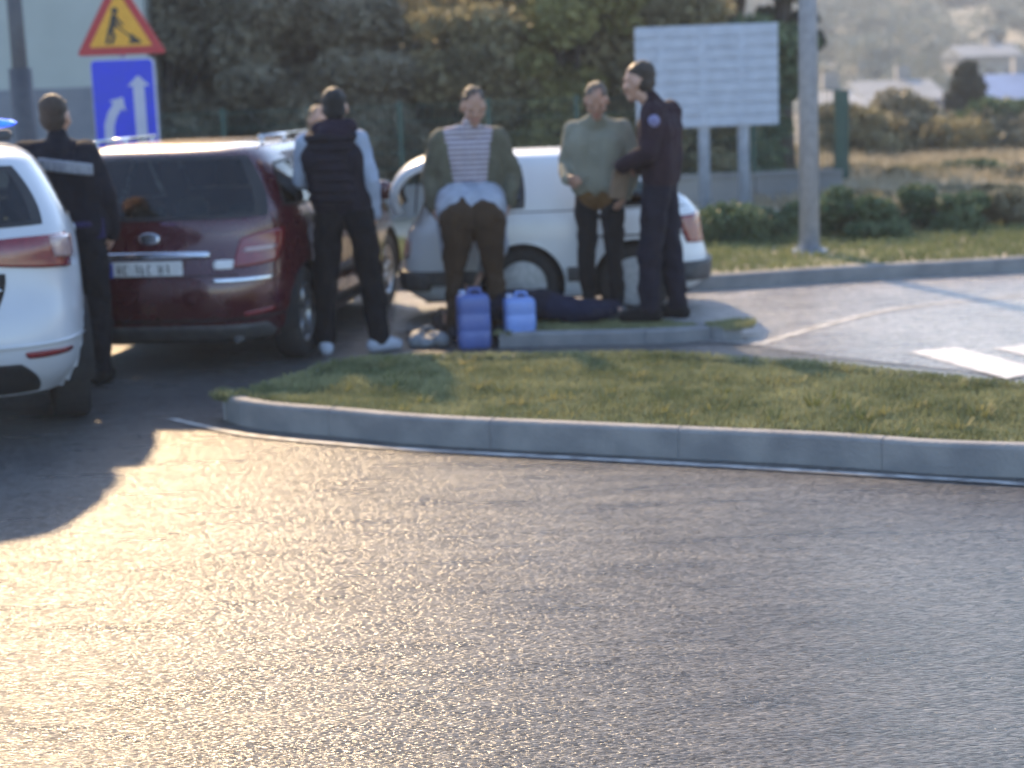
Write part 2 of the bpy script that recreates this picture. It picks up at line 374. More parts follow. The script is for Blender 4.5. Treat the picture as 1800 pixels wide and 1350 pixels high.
class Car:
    def __init__(s, name, rings, paint, loc, rz, wheels, rw, well=M_KERB, rows=4, n=5.0):
        s.root = empty(name, loc, rz); s.paint = paint
        P = [ring_pts(*r) if len(r) > 4 else ring_pts(*r, n) for r in rings]
        S = []; T = (len(P)-1)*rows*2
        for i in range(T+1): S.append(cr(P, i*(len(P)-1)/T))
        S = np.array(S); nr, nc = S.shape[:2]
        V = [Vector(v) for v in S.reshape(-1, 3)]
        ctr = Vector((0, float(S[-1][:, 1].mean()), float(S[-1][:, 2].mean())+.006)); V.append(ctr)
        b0 = Vector((0, float(S[0][:, 1].mean()), float(S[0][:, 2].mean()))); V.append(b0)
        F = []
        for j in range(nr-1):
            for i in range(nc): F.append((j*nc+i, j*nc+(i+1) % nc, (j+1)*nc+(i+1) % nc, (j+1)*nc+i))
        for i in range(nc): F.append(((nr-1)*nc+i, (nr-1)*nc+(i+1) % nc, nr*nc)); 
        s.V, s.F = V, F; s.wheels = wheels; s.rw = rw
        s.bvh = BVHTree.FromPolygons(V, F); s.holes = []
    def cast(s, view, a, b):
        o, d = {'rear': (Vector((a, -3, b)), Vector((0, 1, 0))), 'front': (Vector((a, 9, b)), Vector((0, -1, 0))),
                'right': (Vector((3, a, b)), Vector((-1, 0, 0))), 'left': (Vector((-3, a, b)), Vector((1, 0, 0))), 'top': (Vector((a, b, 3)), Vector((0, 0, -1)))}[view]
        h = s.bvh.ray_cast(o, d)
        if h[0] is None:
            h = s.bvh.find_nearest(o+d*(3 if view != 'front' else 5))
        nn = h[1]
        if nn.dot(d) > 0: nn = -nn
        return h[0], nn
    def panel(s, view, quad, m, name, off=.006, k=.12, nu=14, nv=10, parent=None, thick=.012, parts=None, label=None):
        g = patch_grid(quad, nu, nv, k); V = []; n = len(g)
        inner = []
        for q in g:
            p, nn = s.cast(view, q.x, q.y); V.append(p+nn*off); inner.append(p-nn*(thick-off))
        W = V+inner; F = []; w1 = nu+1
        for j in range(nv):
            for i in range(nu): F.append((j*w1+i, j*w1+i+1, (j+1)*w1+i+1, (j+1)*w1+i))
        edge = [i for i in range(w1)]+[(j+1)*w1-1 for j in range(1, nv+1)]+[nv*w1+i for i in range(nu-1, -1, -1)]+[j*w1 for j in range(nv-1, 0, -1)]
        for a, b in zip(edge, edge[1:]+edge[:1]): F.append((a, a+n, b+n, b))
        bm = bmesh.new(); vs = [bm.verts.new(v) for v in W]
        for f in F:
            try: bm.faces.new([vs[i] for i in f])
            except ValueError: pass
        o = bm_obj(name, bm, m, parent or s.root, True)
        if label: o['label'] = label
        return o
    def window(s, view, quad, glass, seal, name='window', k=.18, nu=22, nv=14, b=1.5):
        """see-through pane on a cut-out in the shell, with its black seal as a sub-part"""
        g = patch_grid(quad, nu, nv, k); w1 = nu+1
        pts = [s.cast(view, q.x, q.y) for q in g]
        def sub(cond, off, m, nm, par):
            bm = bmesh.new(); vv = {}
            for j in range(nv):
                for i in range(nu):
                    bd = min(i, nu-1-i)*.7 < b-1 or min(j, nv-1-j) < b-1
                    if bd != cond: continue
                    f = []
                    for q in (j*w1+i, j*w1+i+1, (j+1)*w1+i+1, (j+1)*w1+i):
                        if q not in vv: p, nn = pts[q]; vv[q] = bm.verts.new(p+nn*off)
                        f.append(vv[q])
                    bm.faces.new(f)
            return bm_obj(nm, bm, m, par, True)
        w_ = sub(False, .003, glass, name, s.root); sub(True, .005, seal, 'window_seal', w_)
        c = sum((Vector(q) for q in quad), Vector((0, 0)))/4
        s.holes.append((view, [tuple(c+(Vector(q)-c)*.955) for q in quad]))
        return w_
    def finish(s, well, name='body'):
        V, F = s.V, s.F; keep = []
        R_ = s.rw*1.15; mv = {}
        def inside(p):
            for (wx, wy) in s.wheels:
                if p.z < s.rw+R_ and abs(p.x) > .45 and (p.x > 0) == (wx > 0):
                    if math.hypot(p.y-wy, p.z-s.rw) < R_: return (wx, wy)
            return None
        ins = [inside(p) for p in V]
        for f in F:
            c = sum((V[i] for i in f), Vector())/len(f)
            if all(ins[i] for i in f): continue
            nrm = (V[f[1]]-V[f[0]]).cross(V[f[2]]-V[f[0]])
            if nrm.length > 0: nrm.normalize()
            kill = False
            for view, q in s.holes:
                if view == 'rear' and c.y < 1.6 and abs(nrm.y) > .2 and pip(c.x, c.z, q): kill = True
                if view == 'front' and c.y > 1.6 and abs(nrm.y) > .2 and pip(c.x, c.z, q): kill = True
                if view == 'right' and c.x > .2 and abs(nrm.x) > .3 and pip(c.y, c.z, q): kill = True
                if view == 'left' and c.x < -.2 and abs(nrm.x) > .3 and pip(c.y, c.z, q): kill = True
            if not kill: keep.append(f)
        V2 = [v.copy() for v in V]
        for i, w_ in enumerate(ins):
            if w_:
                d = Vector((V[i].y-w_[1], V[i].z-s.rw)); L = d.length or 1e-6; d = d/L*R_
                V2[i] = Vector((V[i].x, w_[1]+d.x, s.rw+d.y))
        o = mesh_obj(name, V2, keep, s.paint, s.root, True)
        # wheel wells and interior floor, dark
        for (wx, wy) in s.wheels:
            bm = bmesh.new()
            sg = 1 if wx > 0 else -1; k = 20; rings = []
            for xx in (abs(wx)+.02, abs(wx)-.26):
                rings.append([bm.verts.new((sg*xx, wy+math.cos(R(-10+200*i/k))*R_*1.0, s.rw+math.sin(R(-10+200*i/k))*R_*1.0)) for i in range(k+1)])
            for i in range(k): bm.faces.new((rings[0][i], rings[0][i+1], rings[1][i+1], rings[1][i]))
            bm.faces.new(rings[1])
            bm_obj('wheel_arch', bm, M_BLACK, s.root)
        return o
    def add(s, name, bm, m, parent=None, smooth=True, bevel=0, label=None):
        o = bm_obj(name, bm, m, parent or s.root, smooth, bevel)
        if label: o['label'] = label
        return o
def lathe_x(prof, cx, cy, cz, sg, seg=40):
    """profile (x outward, radius) turned about the axle"""
    bm = bmesh.new(); rings = []
    for (x, r_) in prof: rings.append([bm.verts.new((cx+sg*x, cy+math.cos(2*math.pi*i/seg)*r_, cz+math.sin(2*math.pi*i/seg)*r_)) for i in range(seg)])
    for a, b in zip(rings, rings[1:]):
        for i in range(seg): bm.faces.new((a[i], a[(i+1) % seg], b[(i+1) % seg], b[i]))
    return bm
def add_wheels(car, width, rim_m, spokes=5, cover=False, rimr=.66):
    for (wx, wy) in car.wheels:
        sg = 1 if wx > 0 else -1; r_ = car.rw; ri = r_*rimr; w2 = width/2; cx = wx-sg*w2
        ty = lathe_x([(-w2*.8, ri), (-w2, ri*1.12), (-w2*.95, r_*.94), (-w2*.72, r_), (w2*.72, r_), (w2*.95, r_*.94), (w2, ri*1.12), (w2*.85, ri)], cx, wy, r_, sg)
        t = car.add('wheel', ty, M_TYRE)
        rb = lathe_x([(-w2*.5, .02), (-w2*.5, ri), (w2*.8, ri), (w2*.86, ri*.95), (w2*.5, ri*.9), (w2*.1, ri*.85)], cx, wy, r_, sg)
        if cover:
            c2 = lathe_x([(w2*.8, ri*.98), (w2*.92, ri*.8), (w2*.95, ri*.4), (w2*1.0, ri*.15), (w2*1.0, .004)], cx, wy, r_, sg)
            me = bpy.data.meshes.new('x'); c2.to_mesh(me); rb.from_mesh(me); c2.free()
        else:
            sph(rb, (cx+sg*w2*.55, wy, r_), (.02, ri*.24, ri*.24))
            for q in range(spokes):
                a = 2*math.pi*q/spokes+.3
                box(rb, (cx+sg*w2*.55, wy+math.cos(a)*ri*.5, r_+math.sin(a)*ri*.5), (.025, ri*.95, ri*.2), Matrix.Rotation(a, 3, 'X'))
        car.add('rim', rb, rim_m, t)
def paint(name, c, c2=None, rough=.28, coat=.8, metal=0.):
    m = mat(name, c, c2, rough, metal=metal, coat=coat, scale=1.5)
    n = m.node_tree; b = n.nodes['Principled BSDF']; out = [x for x in n.nodes if x.type == 'OUTPUT_MATERIAL'][0]
    # dusty film: a little roughness variation
    tc = n.nodes.new('ShaderNodeTexCoord'); t = n.nodes.new('ShaderNodeTexNoise'); t.inputs['Scale'].default_value = 6; t.inputs['Detail'].default_value = 6
    mr = n.nodes.new('ShaderNodeMapRange'); mr.inputs[3].default_value = rough*.7; mr.inputs[4].default_value = rough*1.5
    n.links.new(tc.outputs['Object'], t.inputs[0]); n.links.new(t.outputs[0], mr.inputs[0]); n.links.new(mr.outputs[0], b.inputs['Roughness'])
    g = n.nodes.new('ShaderNodeNewGeometry'); d = n.nodes.new('ShaderNodeBsdfDiffuse'); d.inputs[0].default_value = (.03, .03, .032, 1)
    mx = n.nodes.new('ShaderNodeMixShader'); n.links.new(g.outputs['Backfacing'], mx.inputs[0]); n.links.new(b.outputs[0], mx.inputs[1]); n.links.new(d.outputs[0], mx.inputs[2]); n.links.new(mx.outputs[0], out.inputs[0])
    return m
def glass(name, tint, fac=.5):
    m = bpy.data.materials.new(name); m.use_nodes = True; n = m.node_tree; n.nodes.clear()
    o = n.nodes.new('ShaderNodeOutputMaterial'); t = n.nodes.new('ShaderNodeBsdfTransparent'); t.inputs[0].default_value = (*tint, 1)
    g = n.nodes.new('ShaderNodeBsdfGlossy'); g.inputs['Roughness'].default_value = .06
    lw = n.nodes.new('ShaderNodeFresnel'); lw.inputs['IOR'].default_value = 1.55
    ad = n.nodes.new('ShaderNodeMath'); ad.operation = 'MULTIPLY_ADD'; ad.inputs[1].default_value = 1.1; ad.inputs[2].default_value = fac; ad.use_clamp = True
    mx = n.nodes.new('ShaderNodeMixShader'); n.links.new(lw.outputs[0], ad.inputs[0]); n.links.new(ad.outputs[0], mx.inputs[0])
    n.links.new(t.outputs[0], mx.inputs[1]); n.links.new(g.outputs[0], mx.inputs[2]); n.links.new(mx.outputs[0], o.inputs[0])
    return m
M_BLACK = mat('black_underbody', (.010, .010, .011), (.02, .02, .02), .85, scale=10, bump=.3, bscale=40)
M_TYRE = mat('tyre_rubber', (.014, .014, .015), (.028, .027, .027), .8, scale=30, bump=.3, bscale=120)
M_SEAL = mat('window_rubber', (.012, .012, .013), (.02, .02, .02), .45, scale=20)
M_TRIM = mat('dark_bumper_plastic', (.05, .052, .056), (.085, .087, .09), .6, scale=14, bump=.2, bscale=150)
M_CHROME = mat('chrome_trim', (.62, .65, .68), (.72, .74, .77), .18, metal=1., scale=20)
M_RIM = mat('alloy_rim', (.35, .36, .37), (.5, .5, .52), .35, metal=.8, scale=20)
M_COVER = mat('dusty_wheel_cover', (.32, .33, .34), (.45, .46, .47), .5, metal=.2, scale=20)
M_SEAT = mat('seat_fabric', (.03, .03, .034), (.05, .05, .055), .9, scale=30, bump=.3)
M_GLASS = glass('car_glass', (.42, .50, .46), .02)
M_GLASSD = glass('dark_rear_glass', (.55, .66, .58), .015)
M_REDLENS = mat('red_lamp_lens', (.15, .005, .012), (.20, .008, .014), .15, coat=1., scale=30)
M_PINKLENS = mat('clear_lamp_lens', (.36, .24, .24), (.45, .32, .30), .15, coat=1., scale=30)
M_ORANGELENS = mat('amber_lamp_lens', (.55, .22, .12), (.6, .3, .2), .2, coat=1., scale=30)
M_REDPAINT = paint('dark_red_paint', (.060, .004, .010), (.052, .004, .009), .25, 1., .2)
M_WHITE = paint('white_paint', (.52, .55, .60), (.47, .49, .53), .3, .7)
M_WHITE2 = paint('old_white_paint', (.70, .73, .76), (.60, .63, .65), .36, .5)
M_PLATE = mat('plate_white', (.62, .63, .63), (.72, .72, .72), .4, scale=30)
M_PLATEBLUE = mat('plate_blue', (.03, .05, .35), (.04, .07, .4), .4, scale=30)
M_INK = mat('plate_ink', (.04, .04, .045), (.06, .06, .06), .5, scale=30)
M_BLUELAMP = mat('blue_beacon_lens', (.01, .06, .75), (.02, .12, .9), .12, coat=1., scale=10, emit=(.01, .10, 1.), estr=.9)

def interior(car, ws, yf, yr, zb, n=2):
    for yy in ((yf, yr) if n == 2 else (yf,)):
        for sx in (-1, 1):
            bm = bmesh.new(); box(bm, (sx*ws, yy, zb-.28), (.46, .16, .6), Matrix.Rotation(R(14), 3, 'X')); 
            box(bm, (sx*ws, yy+.22, zb-.5), (.46, .5, .16))
            st = car.add('seat', bm, M_SEAT, bevel=.04)
            bm = bmesh.new(); box(bm, (sx*ws, yy-.06, zb+.12), (.26, .1, .18)); car.add('headrest', bm, M_SEAT, st, bevel=.035)
    bm = bmesh.new(); box(bm, (0, (yf+yr)/2+.1, .32), (ws*3.2, 2.0, .05)); car.add('cabin_floor', bm, M_BLACK)

def mb_plate(car, x, z, wd, hh, blank=False, y=None):
    """plate on the tail: white field, blue band, unreadable dark marks as in the blurred photo"""
    p, nn = car.cast('rear', x, z)
    yb = p.y-.012
    bm = bmesh.new(); box(bm, (x, yb, z), (wd, .012, hh)); pl = car.add('number_plate', bm, M_PLATE, smooth=False, bevel=.002)
    bm = bmesh.new(); box(bm, (x-wd*.455, yb-.007, z), (wd*.08, .004, hh*.95)); car.add('blue_band', bm, M_PLATEBLUE, pl, smooth=False)
    bm = bmesh.new(); xx = x-wd*.37
    for cw, kind in ((.035, 0), (.035, 1), (.02, 9), (.035, 2), (.035, 3), (.035, 1), (.02, 9), (.035, 0), (.035, 2)):
        h2 = hh*.56; c = xx+cw/2; t_ = .008
        if kind != 9:
            if kind in (0, 1, 3): box(bm, (c-cw*.3, yb-.007, z), (t_, .003, h2))
            if kind in (0, 2): box(bm, (c+cw*.3, yb-.007, z), (t_, .003, h2))
            if kind in (1, 2): box(bm, (c, yb-.007, z+h2/2-t_/2), (cw*.6, .0035, t_))
            if kind in (0, 2, 3): box(bm, (c, yb-.007, z), (cw*.6, .0035, t_))
            if kind in (1, 3): box(bm, (c, yb-.007, z-h2/2+t_/2), (cw*.6, .0035, t_))
        xx += cw+.010
    car.add('plate_marks', bm, M_INK, pl, smooth=False)
    return pl

# ---- dark red estate/MPV seen from behind
rings = [(.20, .16, 4.0, .80), (.30, .05, 4.1, .86), (.45, .0, 4.15, .895), (.60, .0, 4.16, .90), (.74, .05, 4.12, .90), (.86, .09, 3.92, .895),
         (.95, .11, 3.45, .882), (1.02, .13, 3.12, .865), (1.10, .17, 2.92, .84), (1.24, .25, 2.62, .775), (1.36, .33, 2.32, .715), (1.44, .40, 2.08, .66), (1.485, .50, 1.9, .60), (1.51, .66, 1.72, .48), (1.52, .9, 1.5, .25)]
RX, RY = -2.38, 11.22
red = Car('red_car', rings, M_REDPAINT, (RX, RY, 0), R(-9), [(.87, .78), (-.87, .78), (.87, 3.35), (-.87, 3.35)], .315)
tag(red.root, 'dark red estate car parked with its tail to the viewer', 'car')
red.window('rear', [(-.79, 1.02), (.79, 1.02), (.61, 1.43), (-.61, 1.43)], M_GLASSD, M_SEAL, 'rear_window')
for sd_, sg in (('right', 1), ('left', -1)):
    red.window(sd_, [(.50, 1.07), (1.05, 1.05), (1.05, 1.38), (.68, 1.37)], M_GLASS, M_SEAL, b=1.5)
    red.window(sd_, [(1.10, 1.05), (1.85, 1.04), (1.80, 1.385), (1.10, 1.39)], M_GLASS, M_SEAL, b=1.5)
    red.window(sd_, [(1.90, 1.04), (2.75, 1.02), (2.22, 1.33), (1.86, 1.385)], M_GLASS, M_SEAL, b=1.5)
    bm = bmesh.new(); caps(bm, (sg*.60, .75, 1.535), .014, (sg*.60, 1.95, 1.53), .014)
    for yy in (.8, 1.35, 1.9): tube(bm, (sg*.60, yy, 1.46), (sg*.60, yy, 1.535), .012)
    red.add('roof_rail', bm, M_CHROME)
    for (ya) in (1.2, 2.0):
        red.panel(sd_, [(ya, .93), (ya+.2, .93), (ya+.2, .965), (ya, .965)], M_REDPAINT, 'door_handle', .03, .4, 6, 4)
    red.panel(sd_, [(1.12, .50), (2.9, .50), (2.9, .56), (1.12, .56)], M_TRIM, 'side_moulding', .014, .05, 20, 3)
    for ya in (1.075, 1.88): red.panel(sd_, [(ya-.004, .36), (ya+.004, .36), (ya+.004, 1.03), (ya-.004, 1.03)], M_BLACK, 'door_gap', .002, 0, 2, 16)
    red.panel(sd_, [(1.12, .26), (2.95, .26), (2.95, .33), (1.12, .33)], M_BLACK, 'sill', .008, .05, 20, 3)
    bm = bmesh.new(); sph(bm, (sg*.98, 2.72, 1.02), (.11, .06, .08)); box(bm, (sg*.88, 2.72, .98), (.1, .04, .03)); red.add('door_mirror', bm, M_REDPAINT)
    L_ = lambda q: q if sg > 0 else [(-q[1][0], q[1][1]), (-q[0][0], q[0][1]), (-q[3][0], q[3][1]), (-q[2][0], q[2][1])]
    tl = red.panel('rear', L_([(.56, .70), (.80, .72), (.83, .95), (.60, .90)]), M_REDLENS, 'tail_lamp', .014, .25)
    red.panel('rear', L_([(.62, .80), (.78, .805), (.79, .835), (.63, .83)]), M_PINKLENS, 'reverse_lens', .02, .3, 8, 4, parent=tl)
    red.panel('rear', L_([(.44, .615), (.78, .615), (.80, .64), (.44, .64)]), M_CHROME, 'bumper_strip', .012, .3, 14, 3)
    red.panel('rear', L_([(.62, .38), (.78, .40), (.78, .43), (.62, .41)]), M_REDLENS, 'reflector', .008, .3, 8, 3)
    red.panel('front', [(sg*.5-.17, .62), (sg*.5+.17, .62), (sg*.5+.17, .74), (sg*.5-.17, .74)], M_PINKLENS, 'headlight', .012, .3)
red.window('front', [(-.72, 1.06), (.72, 1.06), (.56, 1.40), (-.56, 1.40)], M_GLASS, M_SEAL, 'windscreen')
red.panel('rear', [(-.36, .775), (.42, .775), (.42, .815), (-.36, .815)], M_CHROME, 'tailgate_strip', .02, .1, 20, 3)
red.panel('rear', [(-.07, .87), (.07, .87), (.07, .945), (-.07, .945)], M_CHROME, 'emblem', .012, .9, 10, 8, thick=.015)
red.panel('rear', [(-.86, .36), (.86, .36), (.86, .375), (-.86, .375)], M_BLACK, 'bumper_gap', .004, 0, 40, 2)
red.panel('rear', [(-.6, .66), (.6, .66), (.6, .668), (-.6, .668)], M_BLACK, 'tailgate_gap', .003, 0, 30, 2)
red.panel('rear', [(-.75, .20), (.75, .20), (.75, .33), (-.75, .33)], M_TRIM, 'lower_valance', .006, .1, 30, 4)
red.panel('rear', [(.44, .70), (.58, .70), (.58, .76), (.44, .76)], M_PLATE, 'sticker', .006, .5, 6, 4, label='small pale round sticker on the red tailgate')
mb_plate(red, -.02, .71, .52, .11)
bm = bmesh.new(); tube(bm, (0.0, .22, 1.0), (.36, .19, 1.06), .008); red.add('rear_wiper', bm, M_SEAL)
bm = bmesh.new(); caps(bm, (.55, .12, .22), .028, (.55, .5, .22), .028); red.add('exhaust', bm, M_TRIM)
interior(red, .36, 2.05, 1.15, .84)
red.finish(M_BLACK); add_wheels(red, .2, M_RIM)
bm = bmesh.new(); box(bm, (0, 2.1, .22), (1.3, 3.4, .1)); red.add('underbody', bm, M_BLACK, bevel=.02)

# ---- white patrol car, only its tail in the frame
rings = [(.25, .18, 4.0, .80), (.36, .07, 4.12, .87), (.50, .0, 4.2, .90), (.66, .01, 4.22, .91), (.82, .06, 4.16, .91), (.95, .08, 3.95, .905),
         (1.06, .09, 3.5, .89), (1.13, .12, 3.2, .875), (1.22, .18, 2.98, .845), (1.36, .29, 2.65, .78), (1.47, .38, 2.35, .72), (1.54, .46, 2.1, .67), (1.58, .58, 1.9, .6), (1.60, .75, 1.7, .48), (1.61, 1.0, 1.5, .25)]
pol = Car('patrol_car', rings, M_WHITE, (-3.10, 8.95, 0), R(18), [(.88, .80), (-.88, .80), (.88, 3.4), (-.88, 3.4)], .33)
tag(pol.root, 'white patrol car with blue roof beacon, cut by the left edge', 'car')
pol.window('rear', [(-.70, 1.17), (.70, 1.17), (.56, 1.50), (-.56, 1.50)], M_GLASSD, M_SEAL, 'rear_window')
pol.window('front', [(-.72, 1.16), (.72, 1.16), (.58, 1.48), (-.58, 1.48)], M_GLASS, M_SEAL, 'windscreen')
for sd_, sg in (('right', 1), ('left', -1)):
    pol.window(sd_, [(.55, 1.2), (1.0, 1.17), (1.0, 1.45), (.75, 1.45)], M_GLASS, M_SEAL)
    pol.window(sd_, [(1.06, 1.17), (1.85, 1.16), (1.80, 1.47), (1.06, 1.47)], M_GLASS, M_SEAL)
    pol.window(sd_, [(1.92, 1.16), (2.8, 1.15), (2.3, 1.42), (1.88, 1.46)], M_GLASS, M_SEAL)
    bm = bmesh.new(); sph(bm, (sg*1.03, 2.7, 1.17), (.15, .09, .1)); box(bm, (sg*.9, 2.7, 1.12), (.12, .05, .03)); mi = pol.add('door_mirror', bm, M_TRIM, label='black door mirror')
    pol.panel(sd_, [(1.5, 1.03), (1.72, 1.03), (1.72, 1.075), (1.5, 1.075)], M_WHITE, 'door_handle', .035, .4, 6, 4)
    L_ = lambda q: q if sg > 0 else [(-q[1][0], q[1][1]), (-q[0][0], q[0][1]), (-q[3][0], q[3][1]), (-q[2][0], q[2][1])]
    tl = pol.panel('rear', L_([(.34, .98), (.80, .93), (.78, 1.12), (.36, 1.11)]), M_REDLENS, 'tail_lamp', .018, .12)
    pol.panel('rear', L_([(.70, 1.0), (.81, .98), (.80, 1.105), (.68, 1.11)]), M_PINKLENS, 'indicator_lens', .024, .2, 6, 6, parent=tl)
    pol.panel('rear', L_([(.52, .47), (.76, .47), (.78, .50), (.50, .51)]), M_REDLENS, 'reflector', .01, .4, 8, 3)
    pol.panel('front', [(sg*.5-.18, .72), (sg*.5+.18, .72), (sg*.5+.18, .86), (sg*.5-.18, .86)], M_PINKLENS, 'headlight', .012, .3)
pol.panel('rear', [(-.38, .70), (.38, .70), (.47, .94), (-.47, .94)], M_BLACK, 'plate_recess', .004, .2, 20, 8)
pol.panel('rear', [(-.30, .83), (.42, .83), (.42, .86), (-.30, .86)], M_CHROME, 'tailgate_strip', .02, .3, 14, 3)
mb_plate(pol, 0, .775, .5, .1)
pol.panel('rear', [(-.86, .535), (.86, .535), (.86, .55), (-.86, .55)], M_WHITE, 'bumper_crease', .018, .3, 40, 3, thick=.03)
pol.panel('rear', [(-.62, .26), (.62, .26), (.52, .45), (-.52, .45)], M_BLACK, 'lower_diffuser', .006, .3, 30, 8)
bm = bmesh.new(); sph(bm, (0, 1.12, 1.72), (.62, .15, .055)); lb = pol.add('light_bar', bm, M_BLUELAMP, label='lit blue roof beacon bar')
bm = bmesh.new(); box(bm, (0, 1.12, 1.65), (1.16, .2, .06)); pol.add('bar_mount', bm, M_TRIM, lb, bevel=.015)
interior(pol, .36, 2.15, 1.2, 1.08)
pol.finish(M_BLACK); add_wheels(pol, .22, M_RIM)
bm = bmesh.new(); box(bm, (0, 2.1, .26), (1.3, 3.4, .1)); pol.add('underbody', bm, M_BLACK, bevel=.02)

# ---- small old white car side-on, nose to the left
WL = 2.40
rings = [(.19, .12, WL-.1, .66), (.26, .02, WL-.02, .70), (.36, .0, WL, .72), (.46, .0, WL, .725), (.58, .03, WL-.02, .725), (.70, .05, WL-.05, .72),
         (.79, .07, WL-.12, .71), (.86, .12, WL-.15, .685), (.94, .20, WL-.20, .665), (1.05, .35, WL-.27, .62), (1.16, .52, WL-.36, .575), (1.235, .66, WL-.46, .53), (1.275, .80, WL-.57, .47), (1.295, .95, WL-.75, .36), (1.30, 1.15, WL-1.0, .2)]
rc = D(1252, 470, 13.05)
whi = Car('white_car', rings, M_WHITE2, (rc.x, 13.84, 0), R(90+1.0), [(-.70, 1.47), (.70, 1.47), (-.70, .60), (.70, .60)], .285, n=6)
tag(whi.root, 'small old white hatchback side-on behind the standing men', 'car')
for sd_, sg in (('left', -1), ('right', 1)):
    whi.window(sd_, [(1.42, .87), (2.20, .87), (1.97, 1.19), (1.44, 1.21)], M_GLASS, M_SEAL)
    whi.window(sd_, [(.26, .865), (.80, .86), (.84, 1.14), (.60, 1.09)], M_GLASS, M_SEAL)
    for ya, yb in ((.02, .255), (.945, 1.125), (1.815, WL-.02)): whi.panel(sd_, [(ya, .31), (yb, .31), (yb, .42), (ya, .42)], M_TRIM, 'side_moulding', .02, .03, 14, 5)
    whi.panel(sd_, [(.06, .638), (.98, .638), (.98, .652), (.06, .652)], M_BLACK, 'trim_line', .006, .0, 30, 2)
    whi.panel(sd_, [(.74, .78), (.93, .78), (.93, .815), (.74, .815)], M_BLACK, 'door_handle', .02, .3, 6, 4)
    whi.panel(sd_, [(.10, .845), (WL-.16, .845), (WL-.16, .853), (.10, .853)], M_BLACK, 'belt_seam', .002, 0, 40, 2)
    for ya in (.99, 1.93): whi.panel(sd_, [(ya-.004, .44), (ya+.004, .44), (ya+.004, .85), (ya-.004, .85)], M_BLACK, 'door_gap', .002, 0, 2, 16)
    whi.panel('rear', [(sg*.55-.12, .56), (sg*.55+.12, .56), (sg*.55+.12, .78), (sg*.55-.12, .78)], M_REDLENS, 'tail_lamp', .012, .2)
    whi.panel(sd_, [(.045, .60), (.115, .60), (.115, .70), (.045, .70)], M_REDLENS, 'tail_lamp', .012, .2, 6, 6)
    whi.panel(sd_, [(.05, .702), (.118, .702), (.12, .79), (.075, .79)], M_ORANGELENS, 'indicator_lens', .012, .2, 6, 6)
    whi.panel('front', [(sg*.45-.12, .52), (sg*.45+.12, .52), (sg*.45+.12, .66), (sg*.45-.12, .66)], M_PINKLENS, 'headlight', .012, .3)
    bm = bmesh.new(); sph(bm, (sg*.78, 2.08, .87), (.08, .06, .06)); box(bm, (sg*.71, 2.08, .85), (.08, .03, .02)); whi.add('door_mirror', bm, M_CHROME)
whi.window('rear', [(-.5, .90), (.5, .90), (.42, 1.18), (-.42, 1.18)], M_GLASS, M_SEAL, 'rear_window')
whi.window('front', [(-.52, .90), (.52, .90), (.44, 1.20), (-.44, 1.20)], M_GLASS, M_SEAL, 'windscreen')
whi.panel('rear', [(-.68, .28), (.68, .28), (.68, .42), (-.68, .42)], M_TRIM, 'rear_bumper', .04, .1, 30, 5, thick=.06)
whi.panel('front', [(-.68, .28), (.68, .28), (.68, .42), (-.68, .42)], M_TRIM, 'front_bumper', .04, .1, 30, 5, thick=.06)
interior(whi, .3, 1.5, .9, .86, 1)
bm = bmesh.new(); bmesh.ops.create_cone(bm, cap_ends=False, segments=24, radius1=.17, radius2=.165, depth=.02, matrix=Matrix.Translation((-.3, 1.9, .86)) @ Matrix.Rotation(R(65), 4, 'X')); whi.add('steering_wheel', bm, M_BLACK)
bm = bmesh.new(); pl_ = [(WL+.02, .86), (WL+.05, .94), (WL+.05, 1.02), (WL+.01, 1.11), (WL-.07, 1.19), (WL-.20, 1.245), (WL-.33, 1.265)]
pl_ = [(v.x, v.y) for v in (Vector(cr(np.array(pl_), t*6/24)) for t in range(25))]
secs = []
for i, (yy, z) in enumerate(pl_):
    a = Vector(pl_[max(0, i-1)]); b = Vector(pl_[min(24, i+1)]); t = (b-a).normalized(); nn = Vector((-t.y, t.x)); wd_ = .60+.03*math.sin(i/24*3.1)
    row = []
    for x, o_ in ((-wd_, -.05), (-wd_-.008, -.01), (-wd_+.03, .018), (-.3, .03), (0, .034), (.3, .03), (wd_-.03, .018), (wd_+.008, -.01), (wd_, -.05)): row.append(bm.verts.new((x, yy-nn.x*o_, z-nn.y*o_)))
    secs.append(row)
for a, b in zip(secs, secs[1:]):
    for i in range(8): bm.faces.new((a[i], a[i+1], b[i+1], b[i]))
bon = whi.add('bonnet', bm, M_WHITE2, label='raised white bonnet')
bm = bmesh.new()
for i, (yy, z) in enumerate(pl_[1:-1]):
    a = Vector(pl_[i]); b = Vector(pl_[i+2]); t = (b-a).normalized(); nn = Vector((-t.y, t.x)); s_2 = [bm.verts.new((x, yy+nn.x*.012, z+nn.y*.012)) for x in (-.54, -.2, .2, .54)]
    if i: 
        for q in range(3): bm.faces.new((pr_[q], pr_[q+1], s_2[q+1], s_2[q]))
    pr_ = s_2
whi.add('bonnet_lining', bm, mat('cream_lining', (.42, .36, .25), (.36, .30, .2), .9, scale=10, bump=.4), bon)
bm = bmesh.new(); caps(bm, (-.5, WL-.12, .86), .007, (-.5, WL-.16, 1.22), .007, 8); whi.add('bonnet_stay', bm, M_BLACK)
whi.finish(M_BLACK); add_wheels(whi, .16, M_COVER, cover=True)
bm = bmesh.new(); box(bm, (0, WL/2, .2), (1.1, WL-.3, .08)); whi.add('underbody', bm, M_BLACK, bevel=.02)

